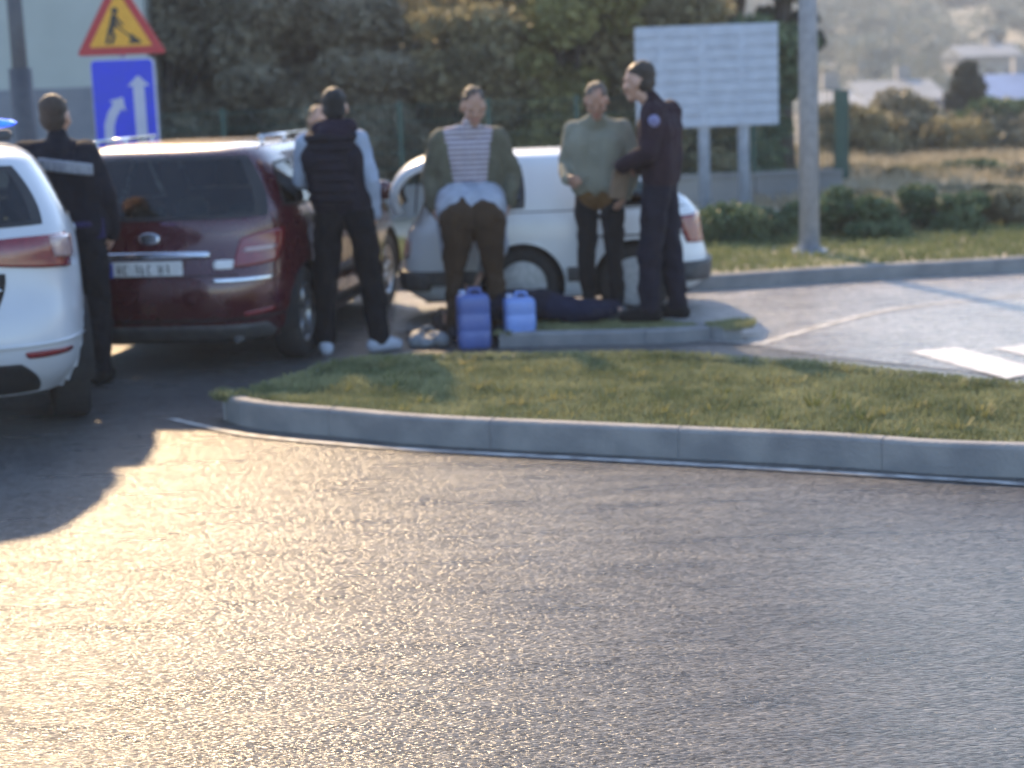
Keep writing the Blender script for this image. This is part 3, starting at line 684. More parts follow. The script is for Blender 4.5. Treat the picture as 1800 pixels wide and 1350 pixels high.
# ------------------------------------------------------------ people
def skinmat(name, c): 
    m = mat(name, c, tuple(v*.85 for v in c), .5, scale=14, bump=.1, bscale=90); b = m.node_tree.nodes['Principled BSDF']
    b.inputs['Subsurface Weight'].default_value = .08; return m
M_SKIN = skinmat('skin', (.50, .30, .22))
M_SKIN2 = skinmat('tanned_skin', (.42, .24, .17))
M_EYE = mat('eye', (.05, .035, .03), (.08, .06, .05), .2, scale=40)
M_LIP = mat('lips', (.40, .15, .13), (.36, .13, .12), .5, scale=40)
def cloth(name, c, k=.7, sc=9, b=.5): return mat(name, c, tuple(v*k for v in c), .85, scale=sc, bump=b, bscale=220, spec=.25)
def base_pose():
    J = dict(head=(0, .01, 1.66), neck=(0, -.01, 1.49), chest=(0, 0, 1.32), waist=(0, .0, 1.10), pel=(0, 0, .97))
    for s, n in ((-1, 'L'), (1, 'R')):
        J['sh'+n] = (s*.185, -.01, 1.445); J['el'+n] = (s*.245, -.03, 1.15); J['wr'+n] = (s*.255, .06, .90); J['hd'+n] = (s*.25, .10, .80)
        J['hip'+n] = (s*.095, 0, .93); J['kn'+n] = (s*.11, .02, .50); J['an'+n] = (s*.12, -.01, .09); J['toe'+n] = (s*.15, .16, .035)
    return J
def hand(bm, wr, hd, side, out):
    """palm with four curled fingers and a thumb; out = direction the palm faces"""
    d = (hd-wr).normalized(); pn = (out-d*out.dot(d)).normalized(); lat = d.cross(pn)*side
    c = wr+d*.045
    rot = Matrix((lat, pn, d)).transposed()
    sph(bm, c, (.041, .017, .052), rot, 14)
    for i, (o_, L) in enumerate(((-.030, .066), (-.010, .076), (.011, .070), (.031, .054))):
        b0 = wr+d*.082+lat*o_; b1 = b0+(d*.86+pn*.32).normalized()*L*.5; b2 = b1+(d*.45+pn*.8).normalized()*L*.45
        caps(bm, b0-d*.02, .0105, b1, .0095, 8); caps(bm, b1, .0095, b2, .0075, 8)
    t0 = wr+d*.03-lat*.034; t1 = t0+(d*.6-lat*.6+pn*.35).normalized()*.036; t2 = t1+(d*.8-lat*.1+pn*.5).normalized()*.030
    caps(bm, t0, .013, t1, .0115, 8); caps(bm, t1, .0115, t2, .009, 8)
def person(label, loc, rz, scale=1.0, pose=None, look=0., nod=0., tilt=0., skin=None, hair=('hair', (.02, .015, .012)), hairlen=0., jacket=None, top=None, legs=None, shoes=None, extra=None, slim=1.0, girth=1.0, palm=None):
    root = empty('person', loc, rz); tag(root, label, 'person')
    J = base_pose(); J.update(pose or {}); J = {k: Vector(v)*scale for k, v in J.items()}; S = scale*slim
    up = (J['head']-J['neck']).normalized(); hr = Matrix.Rotation(R(look), 3, 'Z') @ Matrix.Rotation(R(-nod), 3, 'X') @ Matrix.Rotation(R(tilt), 3, 'Y')
    scale0 = scale; J['head'] = J['head']-up*.032*scale; scale = scale*1.09
    def H(v): return J['head']+hr @ (Vector(v)*scale)
    body = bmesh.new(); b = body; c = caps
    # torso
    side = (J['shR']-J['shL']).normalized(); hs = (J['hipR']-J['hipL']).normalized()
    for k in (-1, 1):
        n = 'L' if k < 0 else 'R'
        c(b, J['hip'+n]-hs*k*.02*S, .08*S, J['waist']+hs*k*.05*S, .072*S); c(b, J['waist']+side*k*.05*S, .072*S, J['chest']+side*k*.07*S, .085*S)
        c(b, J['chest']+side*k*.07*S, .085*S, J['sh'+n]-side*k*.06*S-up*.03*S, .045*S)
        c(b, J['sh'+n]-up*.03*S-side*k*.02*S, .042*S, J['el'+n], .035*S); c(b, J['el'+n], .037*S, J['wr'+n], .024*S)
        m_ = J['el'+n].lerp(J['wr'+n], .25); sph(b, m_, .040*S)
        c(b, J['hip'+n], .080*S, J['kn'+n], .050*S); c(b, J['kn'+n], .050*S, J['an'+n], .034*S); sph(b, J['kn'+n].lerp(J['an'+n], .3), .053*S)
        c(b, J['an'+n], .034*S, J['toe'+n], .025*S)
        pd = Vector(palm[n]) if palm and n in palm else Vector((-k, .3, 0))
        hand(b, J['wr'+n], J['hd'+n], k, pd)
    c(b, J['neck']-up*.05*S, .062*S, H((0, -.012, -.07)), .050*S)
    # head: cranium, jaw, brow, nose, cheeks, ears
    sph(b, H((0, -.012, .035)), Vector((.074, .092, .094))*scale, hr, 20)
    caps(b, H((0, .030, -.02)), .062*scale, H((0, .050, -.078)), .036*scale)
    caps(b, H((-.035, .058, .028)), .024*scale, H((.035, .058, .028)), .024*scale)
    caps(b, H((0, .082, .018)), .010*scale, H((0, .094, -.018)), .0125*scale, 10)
    for k in (-1, 1):
        sph(b, H((k*.040, .055, -.018)), .028*scale, seg=10); sph(b, H((k*.076, -.008, .0)), Vector((.012, .022, .032))*scale, hr, 10)
    sph(b, H((0, .075, -.050)), Vector((.026, .014, .013))*scale, hr, 10)
    fuse('body', body, .0068*scale, skin or M_SKIN, root, 3)
    for k in (-1, 1):
        bm = bmesh.new(); sph(bm, H((k*.031, .0795, .006)), Vector((.009, .0065, .0045))*scale, hr, 10); bm_obj('eye', bm, M_EYE, root, True)
    bm = bmesh.new(); caps(bm, H((-.020, .086, -.050)), .0055*scale, H((.020, .086, -.050)), .0055*scale, 8); bm_obj('lips', bm, M_LIP, root, True)
    bm = bmesh.new()
    for k in (-1, 1): caps(bm, H((k*.018, .083, .030)), .0025*scale, H((k*.046, .072, .032)), .002*scale, 6)
    sph(bm, H((0, -.030, .056)), Vector((.0775, .088, .081))*scale, hr, 18); sph(bm, H((0, -.045, .0)), Vector((.072, .062, .072))*scale, hr, 14)
    [caps(bm, H((q*.017, .0, .110-abs(q)*.008)), .018*scale, H((q*.018, .036, .112-abs(q)*.010+.004*math.sin(q*7))), .010*scale, 8) for q in (-3, -2, -1, 0, 1, 2, 3)]
    if hairlen:
        for k in (-1, 0, 1): caps(bm, H((k*.05, -.05, 0)), .045*scale, H((k*.055, -.06, -hairlen)), .03*scale)
    fuse('hair', bm, .0065*scale, mat(*hair, tuple(v*1.8 for v in hair[1]), .6, scale=60, bump=.8, bscale=160), root, 2, .012*scale, TEXQ)
    def drop(n, rad):
        k = -1 if n == 'L' else 1
        return J['sh'+n]-up*max(0, rad-.060*S)*.7-side*k*max(0, rad-.060*S)*.5
    scale = scale0
    def limbs(bm, n, g0, g1, a0, a1, a2):
        c(bm, drop(n, a0), a0, J['el'+n], a1); c(bm, J['el'+n], a1, J['el'+n].lerp(J['wr'+n], g1), a2)
    def torso(bm, g, hem, gw=None, fw=0., open_=False):
        gw = gw or g
        for k in (-1, 1):
            n = 'L' if k < 0 else 'R'
            hp = J['hip'+n]-hs*k*.01*S; lo = J['waist'].lerp(J['pel'], hem)
            c(bm, lo+hs*k*.075*S*gw, .098*S*gw, J['waist']+side*k*.066*S*gw, .094*S*gw); c(bm, J['waist']+side*k*.066*S*gw, .094*S*gw, J['chest']+side*k*.085*S*g, .106*S*g)
            r9 = .062*S*(1+(g-1)*.5); q9 = drop(n, r9)-side*k*.045*S
            ch = J['chest']-up*(g-1)*.10*S
            c(bm, ch+side*k*.070*S, .104*S*(1+(g-1)*.8), q9, r9)
            c(bm, lo-side*.085*S*gw, .085*S*gw, lo+side*.085*S*gw, .085*S*gw)
            c(bm, q9, r9*.9, J['neck']+side*k*.02*S-up*.02*S, .052*S)
            c(bm, J['waist'].lerp(J['pel'], hem), .098*S*gw, ch, .112*S*(1+(g-1)*.7))
        if not open_:
            c(bm, J['neck']-up*.06*S, .080*S, J['neck']+up*.022*S, .066*S)
    # trousers
    col, leg_r, length = legs
    bm = bmesh.new()
    for k in (-1, 1):
        n = 'L' if k < 0 else 'R'
        c(bm, J['hip'+n]-hs*k*.015*S, .102*S*girth, J['waist'].lerp(J['pel'], .75)+hs*k*.06*S, .096*S*girth)
        c(bm, J['hip'+n], .100*S*girth, J['kn'+n], .066*S*leg_r); c(bm, J['kn'+n], .066*S*leg_r, J['kn'+n].lerp(J['an'+n], length), .055*S*leg_r)
    fuse('trousers', bm, .010, cloth('trouser_cloth', col), root, 4, .045)
    # top garments
    if top:
        col, g, hem, sl = top[:4]; bm = bmesh.new(); torso(bm, g, hem)
        if sl:
            for n in 'LR': limbs(bm, n, 0, sl, .066*S*g, .052*S*g, .040*S*g)
        fuse(top[4] if len(top) > 4 else 'shirt', bm, .010, col if not isinstance(col, tuple) else cloth('shirt_cloth', col), root, 5, .024)
    if jacket:
        col, g, hem, sl = jacket[:4]; bm = bmesh.new()
        if len(jacket) > 5 and jacket[5] == 'open':
            fwd = side.cross(Vector((0, 0, 1))).normalized()*-1
            for k in (-1, 1):
                n = 'L' if k < 0 else 'R'; lo = J['waist'].lerp(J['pel'], hem)
                c(bm, lo+side*k*.155*S-fwd*.0, .085*S*g, J['chest']+side*k*.145*S, .09*S*g); c(bm, J['chest']+side*k*.145*S, .09*S*g, J['sh'+n]-side*k*.035*S-up*.03, .058*S*g)
                c(bm, lo+side*k*.05*S-fwd*.07*S, .08*S*g, J['chest']+side*k*.06*S-fwd*.05*S, .09*S*g)
                c(bm, J['sh'+n]-side*k*.03*S-up*.02, .055*S, J['neck']+side*k*.05*S-up*.01, .038*S)
        else: torso(bm, g, hem)
        if sl:
            for n in 'LR': limbs(bm, n, 0, sl, .070*S*g, .058*S*g, .046*S*g)
        fuse(jacket[4] if len(jacket) > 4 else 'jacket', bm, .010, col if not isinstance(col, tuple) else cloth('jacket_cloth', col), root, 5, .03)
    col, big = shoes
    for n in 'LR':
        a = J['an'+n]; t = J['toe'+n]; d = (t-a); d2 = Vector((d.x, d.y, 0)).normalized() if abs(d.z) < .12*scale or d.xy.length > .05 else d.normalized()
        bm = bmesh.new()
        if n+'flat' not in (extra or {}):
            heel = a-d2*.045*scale; heel.z = a.z-.045*scale; toe = t.copy()
            caps(bm, heel, .042*S*big, a+d2*.08*scale+Vector((0, 0, -.04*scale)), .045*S*big); caps(bm, a+d2*.08*scale+Vector((0, 0, -.04*scale)), .045*S*big, toe+Vector((0, 0, .002)), .036*S*big); caps(bm, a, .046*S*big, heel, .042*S*big)
        fuse('shoe', bm, .008, cloth('shoe_leather', col, .8), root, 3)
    return root, J, H

def fuse_part(name, fn, m, root, voxel=.01, sm=4, fold=0.):
    bm = bmesh.new(); fn(bm); return fuse(name, bm, voxel, m, root, sm, fold)
def foot(px, py, z=0.): v = G(px, py, z); v.z = z; return v

# officer with reflective band, between the patrol car and the red car
v = G(150, 664); p = Vector((v.x*10.98/v.y, 10.98, 0))
J = {'head': (-.055, .03, 1.665), 'neck': (-.045, -.0, 1.50), 'chest': (-.03, 0, 1.32), 'waist': (-.01, 0, 1.1), 'shL': (-.26, -.0, 1.44), 'shR': (.12, .02, 1.44), 'elL': (-.30, .0, 1.16), 'wrL': (-.24, .16, 1.0), 'hdL': (-.2, .25, .97),
     'elR': (.20, .03, 1.16), 'wrR': (.21, .12, .93), 'hdR': (.20, .16, .84), 'anL': (-.10, 0, .09), 'toeL': (-.12, .17, .035), 'anR': (.09, .03, .09), 'toeR': (.12, .2, .035)}
off, J1, H1 = person('officer in dark navy uniform with grey band across the back, beside the patrol car', p, R(4), 1.055, J, look=-12, hair=('brown_hair', (.035, .022, .014)),
    jacket=((.012, .013, .022), 1.28, .9, .98), legs=((.010, .011, .016), 1.32, .98), shoes=((.01, .01, .01), 1.1))
M_BAND = mat('reflective_tape', (.20, .21, .24), (.28, .29, .32), .45, scale=30)
def band(bm):
    c0 = J1['chest'] + Vector((.0, -.135, .055)); 
    for i in range(9):
        x = -.13+.30*i/8; box(bm, c0+Vector((x+.02, .03*abs(i-4)/4-.022, -.006*i)), (.042, .03, .078))
fuse_part('reflective_band', band, M_BAND, off, .008, 2)
bm = bmesh.new(); caps(bm, J1['pel']+Vector((-.17, 0, .02)), .03, J1['pel']+Vector((-.12, -.125, .03)), .022); caps(bm, J1['pel']+Vector((-.12, -.125, .03)), .022, J1['pel']+Vector((.12, -.125, .03)), .022); caps(bm, J1['pel']+Vector((.12, -.125, .03)), .022, J1['pel']+Vector((.17, 0, .02)), .03); box(bm, J1['pel']+Vector((.18, -.03, .0)), (.06, .1, .13))
fuse('duty_belt', bm, .008, cloth('belt_leather', (.035, .03, .10)), off, 2)

# man in the puffer vest seen from behind
p = foot(618, 620)
J = {'head': (-.03, .05, 1.675), 'neck': (-.03, .02, 1.51), 'chest': (-.045, 0, 1.32), 'waist': (-.02, 0, 1.10), 'shL': (-.24, 0, 1.44), 'shR': (.13, .0, 1.445), 'elL': (-.29, .05, 1.17), 'wrL': (-.16, .24, 1.12), 'hdL': (-.07, .3, 1.14),
     'elR': (.20, -.03, 1.16), 'wrR': (.205, .06, .925), 'hdR': (.19, .12, .83), 'hipL': (-.10, 0, .93), 'hipR': (.10, 0, .93), 'knL': (-.15, .03, .50), 'knR': (.16, .03, .50), 'anL': (-.17, -.02, .09), 'anR': (.19, .0, .09), 'toeL': (-.20, .13, .035), 'toeR': (.31, .07, .035)}
M_PUFF = cloth('puffer_fabric', (.017, .014, .024), .6)
M_WS = cloth('white_sleeve_cloth', (.36, .42, .54), .85)
ves, J2, H2 = person('man seen from behind in a black puffer vest with white sleeves and white trainers', p, R(0), 1.035, J, look=5, hair=('black_hair', (.008, .007, .007)),
    top=(M_WS, 1.05, .3, .97, 'shirt'), jacket=(M_PUFF, 1.22, .55, 0, 'vest'), legs=((.007, .007, .010), 1.28, .97), shoes=((.50, .54, .62), 1.12), girth=1.08)
def puffs(bm):
    pass
fuse_part('hood', lambda bm: [caps(bm, J2['neck']+Vector((a, -.075+abs(a)*.35, .015)), .062, J2['neck']+Vector((a2, -.075+abs(a2)*.35, .015)), .062) for a, a2 in ((-.10, 0), (0, .10))]+[sph(bm, J2['neck']+Vector((0, -.11, -.03)), (.12, .06, .07))], cloth('hood_fabric', (.022, .013, .028), .7), ves, .01, 4, .02)
def rolls(bm):
    for i in range(7):
        z = 1.46-.068*i
        t = (1.46-z)/.45; cxx = -.055*1.035+.02*t; ww = .175-.012*abs(t-.4)
        for q in range(16):
            a0 = math.pi*2*q/16; a1 = math.pi*2*(q+1)/16
            caps(bm, Vector((cxx+math.cos(a0)*ww, math.sin(a0)*.128, z*1.035)), .034, Vector((cxx+math.cos(a1)*ww, math.sin(a1)*.128, z*1.035)), .034, 8)
fuse_part('quilting', rolls, M_PUFF, ves, .009, 2, .012)

# someone half hidden on the far side of the red car
v = D(566, 300, 15.9); p = Vector((v.x, v.y, 0))
hid, _, _ = person('fair-haired person in a grey top, mostly hidden behind the man in the puffer vest', p, R(200), .95, None, look=10, hair=('fair_hair', (.20, .13, .08)), hairlen=.1,
    top=((.16, .16, .15), 1.15, .5, .95), legs=((.03, .03, .04), 1.05, .97), shoes=((.05, .05, .05), 1.1))

# man in striped shirt and open olive jacket, facing the viewer
p = foot(838, 582); 
def stripes():
    m = mat('striped_jersey', (.55, .50, .52)); n = m.node_tree; b = n.nodes['Principled BSDF']; tc = n.nodes.new('ShaderNodeTexCoord'); sx = n.nodes.new('ShaderNodeSeparateXYZ')
    mu = n.nodes.new('ShaderNodeMath'); mu.operation = 'MULTIPLY'; mu.inputs[1].default_value = 27; fr = n.nodes.new('ShaderNodeMath'); fr.operation = 'FRACT'; gt = n.nodes.new('ShaderNodeMath'); gt.operation = 'GREATER_THAN'; gt.inputs[1].default_value = .62
    mx = n.nodes.new('ShaderNodeMix'); mx.data_type = 'RGBA'; mx.inputs[6].default_value = (.46, .43, .47, 1); mx.inputs[7].default_value = (.12, .07, .10, 1)
    n.links.new(tc.outputs['Object'], sx.inputs[0]); n.links.new(sx.outputs[2], mu.inputs[0]); n.links.new(mu.outputs[0], fr.inputs[0]); n.links.new(fr.outputs[0], gt.inputs[0]); n.links.new(gt.outputs[0], mx.inputs[0]); n.links.new(mx.outputs[2], b.inputs['Base Color'])
    b.inputs['Roughness'].default_value = .9; return m
J = {'head': (-.05, .06, 1.66), 'neck': (-.02, .02, 1.50), 'shL': (-.215, 0, 1.43), 'shR': (.215, 0, 1.43), 'elL': (-.31, -.02, 1.15), 'wrL': (-.27, .1, .93), 'hdL': (-.25, .16, .84), 'elR': (.30, -.02, 1.15), 'wrR': (.27, .08, .92), 'hdR': (.25, .14, .84),
     'anL': (-.16, 0, .09), 'anR': (.16, 0, .09), 'knL': (-.13, .03, .5), 'knR': (.13, .03, .5), 'toeL': (-.17, .16, .035), 'toeR': (.17, .16, .035)}
strp, _, _ = person('man facing the viewer in an open olive jacket over a striped shirt', Vector((p.x, 12.72, 0)), R(180), 1.02, J, look=12, nod=22, skin=M_SKIN2, hair=('dark_brown_hair', (.045, .032, .022)),
    top=(stripes(), 1.10, .7, 0, 'striped_shirt'), jacket=((.14, .135, .095), 1.12, .85, .96, 'jacket', 'open'), legs=((.02, .02, .028), 1.05, .97), shoes=((.03, .03, .03), 1.1))

# person bending over with the back to us
p = foot(843, 596)
J = {'pel': (-.02, -.02, .90), 'hipL': (-.12, -.02, .88), 'hipR': (.09, -.02, .88), 'waist': (-.02, .16, .99), 'chest': (-.03, .40, .96), 'neck': (-.03, .58, .88), 'head': (-.03, .68, .76), 'shL': (-.22, .52, .90), 'shR': (.16, .52, .90),
     'elL': (-.20, .46, .62), 'wrL': (-.12, .40, .38), 'hdL': (-.10, .38, .29), 'elR': (.16, .50, .62), 'wrR': (-.01, .36, .38), 'hdR': (-.03, .34, .28), 'knL': (-.165, .04, .48), 'knR': (.13, .04, .48), 'anL': (-.18, -.02, .09), 'anR': (.155, .0, .09), 'toeL': (-.20, .15, .035), 'toeR': (.19, .16, .035)}
bnd, J5, _ = person('person bending forward in brown trousers and pale top, seen from behind over the blue canisters', p, R(0), 1.0, J, nod=60, hair=('brown_hair', (.04, .025, .018)), hairlen=.08,
    top=((.40, .44, .52), 1.5, .62, .6), legs=((.060, .036, .020), 1.0, .97), shoes=((.03, .035, .05), 1.05), girth=1.38)

# man in khaki sweater with bowed head
p = foot(1060, 553, .1)
J = {'head': (-.03, .11, 1.655), 'neck': (0, .03, 1.51), 'shL': (-.20, .0, 1.43), 'shR': (.20, .0, 1.43), 'elL': (-.29, -.02, 1.15), 'wrL': (-.24, .12, .93), 'hdL': (-.22, .19, .86), 'elR': (.27, -.04, 1.15), 'wrR': (.20, .18, 1.06), 'hdR': (.12, .25, 1.05),
     'anL': (-.12, 0, .09), 'anR': (.11, 0, .09), 'toeL': (-.13, .17, .035), 'toeR': (.14, .16, .035)}
M_SWEAT = mat('khaki_sweater', (.28, .275, .215), (.23, .23, .18), .95, scale=5, bump=.7, bscale=180)
swt, J6, _ = person('man in a khaki green sweater and black trousers with his head bowed', p, R(160), .965, J, look=15, nod=30, skin=M_SKIN2, hair=('brown_grey_hair', (.085, .068, .052)),
    top=(M_SWEAT, 1.30, .72, .97, 'sweater'), legs=((.012, .012, .014), 1.08, .95), shoes=((.11, .12, .12), 1.1))
fuse_part('brown_shirt_tail', lambda bm: [caps(bm, J6['pel']+Vector((k*.065, 0, -.06)), .112, J6['pel']+Vector((k*.065, 0, .02)), .105) for k in (-1, 1)], cloth('brown_cloth', (.16, .085, .03)), swt, .01, 4, .02)

# tall officer on the right, facing left
p = foot(1166, 562, .1)
J = {'head': (-.06, .14, 1.66), 'neck': (-.02, .05, 1.51), 'chest': (0, .0, 1.32), 'waist': (0, -.02, 1.1), 'pel': (0, .0, .97), 'shL': (-.18, .02, 1.44), 'shR': (.19, -.03, 1.44), 'elL': (-.25, .02, 1.17), 'wrL': (-.13, .24, 1.08), 'hdL': (-.05, .3, 1.06), 'elR': (.24, -.03, 1.17), 'wrR': (.13, .20, 1.05), 'hdR': (.04, .27, 1.04),
     'anL': (-.10, .07, .09), 'anR': (.08, -.09, .09), 'knL': (-.10, .06, .5), 'knR': (.08, -.04, .5), 'toeL': (-.12, .25, .035), 'toeR': (.12, .08, .035)}
M_MAROON = cloth('maroon_uniform', (.032, .017, .026), .7)
pc2, J7, _ = person('tall officer in dark maroon-navy uniform with a pale shoulder patch, facing left', p, R(72), 1.04, J, look=-4, nod=4, hair=('dark_hair', (.03, .022, .016)),
    jacket=(M_MAROON, 1.20, .75, .96), legs=((.014, .013, .026), 1.28, .97), shoes=((.01, .01, .012), 1.12))
fuse_part('shoulder_patch', lambda bm: [sph(bm, J7['shL'].lerp(J7['elL'], .22)+Vector((-.062, -.045, 0)), (.03, .045, .045))], mat('patch_cloth', (.22, .22, .36), (.16, .15, .30), .8, scale=40), pc2, .006, 2)
# clipboard-like tan folder held by him (hangs from his hands)
hp = Matrix.Rotation(R(72), 3, 'Z') @ (J7['hdR'])
o = empty('folder', p+hp+Vector((-.035, -.05, -.10)), R(20))
bm = bmesh.new(); box(bm, (0, 0, 0), (.13, .04, .21), Matrix.Rotation(R(14), 3, 'Y')); bm_obj('cover', bm, mat('tan_card', (.22, .15, .10), (.17, .12, .08), .7, scale=12, bump=.2), o, False, .008)
bm = bmesh.new(); box(bm, (.03, 0, .135), (.09, .036, .016), Matrix.Rotation(R(14), 3, 'Y')); bm_obj('clip', bm, M_CHROME, o, False, .003)
tag(o, 'tan folder held in front of the officer in maroon', 'folder')

# person lying low behind the second canister
J = {'pel': (0, 0, .14), 'hipL': (0, -.09, .13), 'hipR': (0, .09, .13), 'waist': (-.13, .02, .14), 'chest': (-.34, .05, .14), 'neck': (-.49, .08, .15), 'head': (-.61, .11, .12), 'shR': (-.42, .21, .13), 'shL': (-.42, -.09, .13),
     'elL': (-.58, -.08, .06), 'wrL': (-.74, .0, .05), 'hdL': (-.80, .04, .05), 'elR': (-.52, .30, .06), 'wrR': (-.68, .26, .05), 'hdR': (-.75, .22, .05),
     'knL': (.25, -.17, .08), 'anL': (.47, .03, .07), 'toeL': (.56, .10, .05), 'knR': (.30, .0, .08), 'anR': (.50, .20, .07), 'toeR': (.56, .27, .05)}
kn, _, _ = person('person in dark navy clothes lying low behind the brighter blue canister', Vector((.31, 12.36, .1)), 0, .95, J, nod=30, hair=('black_hair', (.012, .01, .01)),
    jacket=((.012, .014, .032), 1.10, .6, .96), legs=((.010, .015, .045), 1.1, .96), shoes=((.08, .09, .10), 1.0))

# ------------------------------------------------------------ things on the ground
def canister(px, py, wd, hh, c, label, yoff=0):
    p = foot(px, py); o = empty('canister', p+Vector((0, .02, 0)), R(6))
    m = mat('blue_plastic', c, tuple(v*.8 for v in c), .38, scale=7, bump=.15, bscale=30, spec=.5)
    bm = bmesh.new(); secs = []
    for z, k in ((0, .90), (.012, .97), (.04, 1), (hh*.30, 1), (hh*.32, .975), (hh*.35, .975), (hh*.37, 1), (hh*.62, 1), (hh*.64, .975), (hh*.67, .975), (hh*.69, 1), (hh*.88, 1), (hh*.95, .96), (hh*.985, .86), (hh, .70)):
        rr = []
        for i in range(32):
            a = 2*math.pi*i/32; rr.append(bm.verts.new((wd/2*k*math.copysign(abs(math.cos(a))**.4, math.cos(a)), .10*k*math.copysign(abs(math.sin(a))**.4, math.sin(a)), z)))
        secs.append(rr)
    for a, b in zip(secs, secs[1:]):
        for i in range(32): bm.faces.new((a[i], a[(i+1) % 32], b[(i+1) % 32], b[i]))
    bm.faces.new(secs[-1]); bm.faces.new(secs[0][::-1]); bm_obj('tank', bm, m, o, True)
    bm = bmesh.new(); pts = [(-wd*.12, 0, hh-.01), (-wd*.10, 0, hh+.035), (wd*.22, 0, hh+.035), (wd*.26, 0, hh-.01)]
    for a, b in zip(pts, pts[1:]): caps(bm, a, .011, b, .011, 10)
    fuse('handle', bm, .005, m, o, 2)
    bm = bmesh.new(); tube(bm, (-wd*.30, 0, hh-.02), (-wd*.30, 0, hh+.03), .026, seg=20); bm_obj('cap', bm, mat('cap_plastic', (.35, .42, .62), (.3, .36, .55), .45, scale=20), o, False, .003)
    tag(o, label, 'canister', 'blue canisters on the road'); return o
canister(834, 611, .235, .38, (.09, .14, .38), 'darker blue plastic canister under the bending person\'s hands')
canister(915, 604, .225, .33, (.20, .32, .70), 'brighter light blue plastic canister, right of the darker one')
def bag(px, py, sz, c, name, label, cat):
    p = foot(px, py); o = empty(name, p+Vector((0, .08, 0)), 0)
    m = mat(name+'_cloth', c, tuple(v*.8 for v in c), .7, scale=9, bump=.6, bscale=30)
    bm = bmesh.new(); random.seed(len(label))
    for i in range(9): sph(bm, (random.uniform(-.35, .35)*sz[0], random.uniform(-.3, .3)*sz[1], sz[2]*random.uniform(.25, .5)), (sz[0]*.26, sz[1]*.35, sz[2]*random.uniform(.25, .48)), seg=12)
    box(bm, (0, 0, sz[2]*.22), (sz[0]*.9, sz[1]*.8, sz[2]*.4)); fuse('sack', bm, .010, m, o, 6, .03)
    bm = bmesh.new(); q = [(math.cos(a)*sz[0]*.18, 0, sz[2]*.8+math.sin(a)*sz[2]*.3) for a in [math.pi*i/8 for i in range(9)]]
    for a, b in zip(q, q[1:]): caps(bm, a, .008, b, .008, 8)
    bm_obj('strap', bm, m, o, True); tag(o, label, cat)
bag(752, 611, (.27, .2, .13), (.22, .24, .26), 'cloth_bundle', 'pale crumpled cloth bundle lying on the road beside the white trainers', 'bundle')
bag(778, 591, (.16, .16, .18), (.05, .03, .025), 'brown_bag', 'small dark brown bag left of the bending person\'s feet', 'bag')

# ------------------------------------------------------------ signs and posts
M_GALV = mat('galvanised_steel', (.26, .31, .39), (.34, .40, .49), .5, metal=.2, scale=12, bump=.1, bscale=80)
M_BLUE = mat('sign_blue', (.006, .03, .62), (.008, .035, .55), .4, scale=8)
M_SIGNW = mat('sign_white', (.45, .47, .58), (.40, .43, .55), .5, scale=8)
M_SRED = mat('sign_red', (.42, .02, .03), (.36, .015, .025), .45, scale=8)
M_SYEL = mat('sign_yellow', (.72, .36, .02), (.66, .32, .015), .45, scale=8)
M_SBLK = mat('sign_black', (.03, .025, .02), (.05, .04, .03), .6, scale=8)
def prism(bm, pts, y0, y1):
    a = [bm.verts.new((x, y0, z)) for x, z in pts]; b = [bm.verts.new((x, y1, z)) for x, z in pts]
    bm.faces.new(a); bm.faces.new(b[::-1])
    for i in range(len(pts)): bm.faces.new((a[i], b[i], b[(i+1) % len(pts)], a[(i+1) % len(pts)]))
SY = 16.4
tp = D(209, 103, SY); rs_ = empty('road_sign', (tp.x+.03, SY, .02), R(4)); W0 = tp.z
tag(rs_, 'roadworks warning triangle above a blue lane arrow sign on one post', 'road sign')
s_ = SY/FPX
bm = bmesh.new(); tube(bm, (0, .06, 0), (0, .06, W0+.8), .035); bm_obj('post', bm, M_GALV, rs_, True)
bm = bmesh.new(); w_, h_ = .60, .84; z1 = W0-.02; r_ = .05
def rrect(cx, cz, w, h, r, n=6):
    out = []
    for (sx, sz, a0) in ((1, 1, 0), (-1, 1, 90), (-1, -1, 180), (1, -1, 270)):
        for i in range(n+1): a = R(a0+90*i/n); out.append((cx+sx*(w/2-r)+math.cos(a)*r, cz+sz*(h/2-r)+math.sin(a)*r))
    return out
prism(bm, rrect(0, z1-h_/2, w_, h_, r_), -.005, .02); bp_ = bm_obj('lane_panel', bm, M_SIGNW, rs_)
bm = bmesh.new(); prism(bm, rrect(-.008, z1-h_/2, w_-.03, h_-.03, r_-.01), -.009, -.002); bf = bm_obj('blue_field', bm, M_BLUE, bp_)
def arrow(bm, pts, w, head):
    P = [Vector(q) for q in pts]; L = []; Rr = []
    for i, q in enumerate(P):
        t = (P[min(i+1, len(P)-1)]-P[max(i-1, 0)]).normalized(); n = Vector((-t.y, t.x)); L.append(q+n*w/2); Rr.append(q-n*w/2)
    t = (P[-1]-P[-2]).normalized(); n = Vector((-t.y, t.x)); poly = [tuple(q) for q in Rr]+[tuple(P[-1]-n*w*1.0), tuple(P[-1]+t*head), tuple(P[-1]+n*w*1.0)]+[tuple(q) for q in L[::-1]]
    for f in [poly]: prism(bm, f, -.0125, -.006)
bm = bmesh.new(); arrow(bm, [(.135, z1-.80), (.135, z1-.26)], .105, .10); arrow(bm, [(-.17, z1-.80), (-.165, z1-.62), (-.13, z1-.52), (-.075, z1-.44)], .09, .10); bm_obj('arrows', bm, M_SIGNW, bp_)
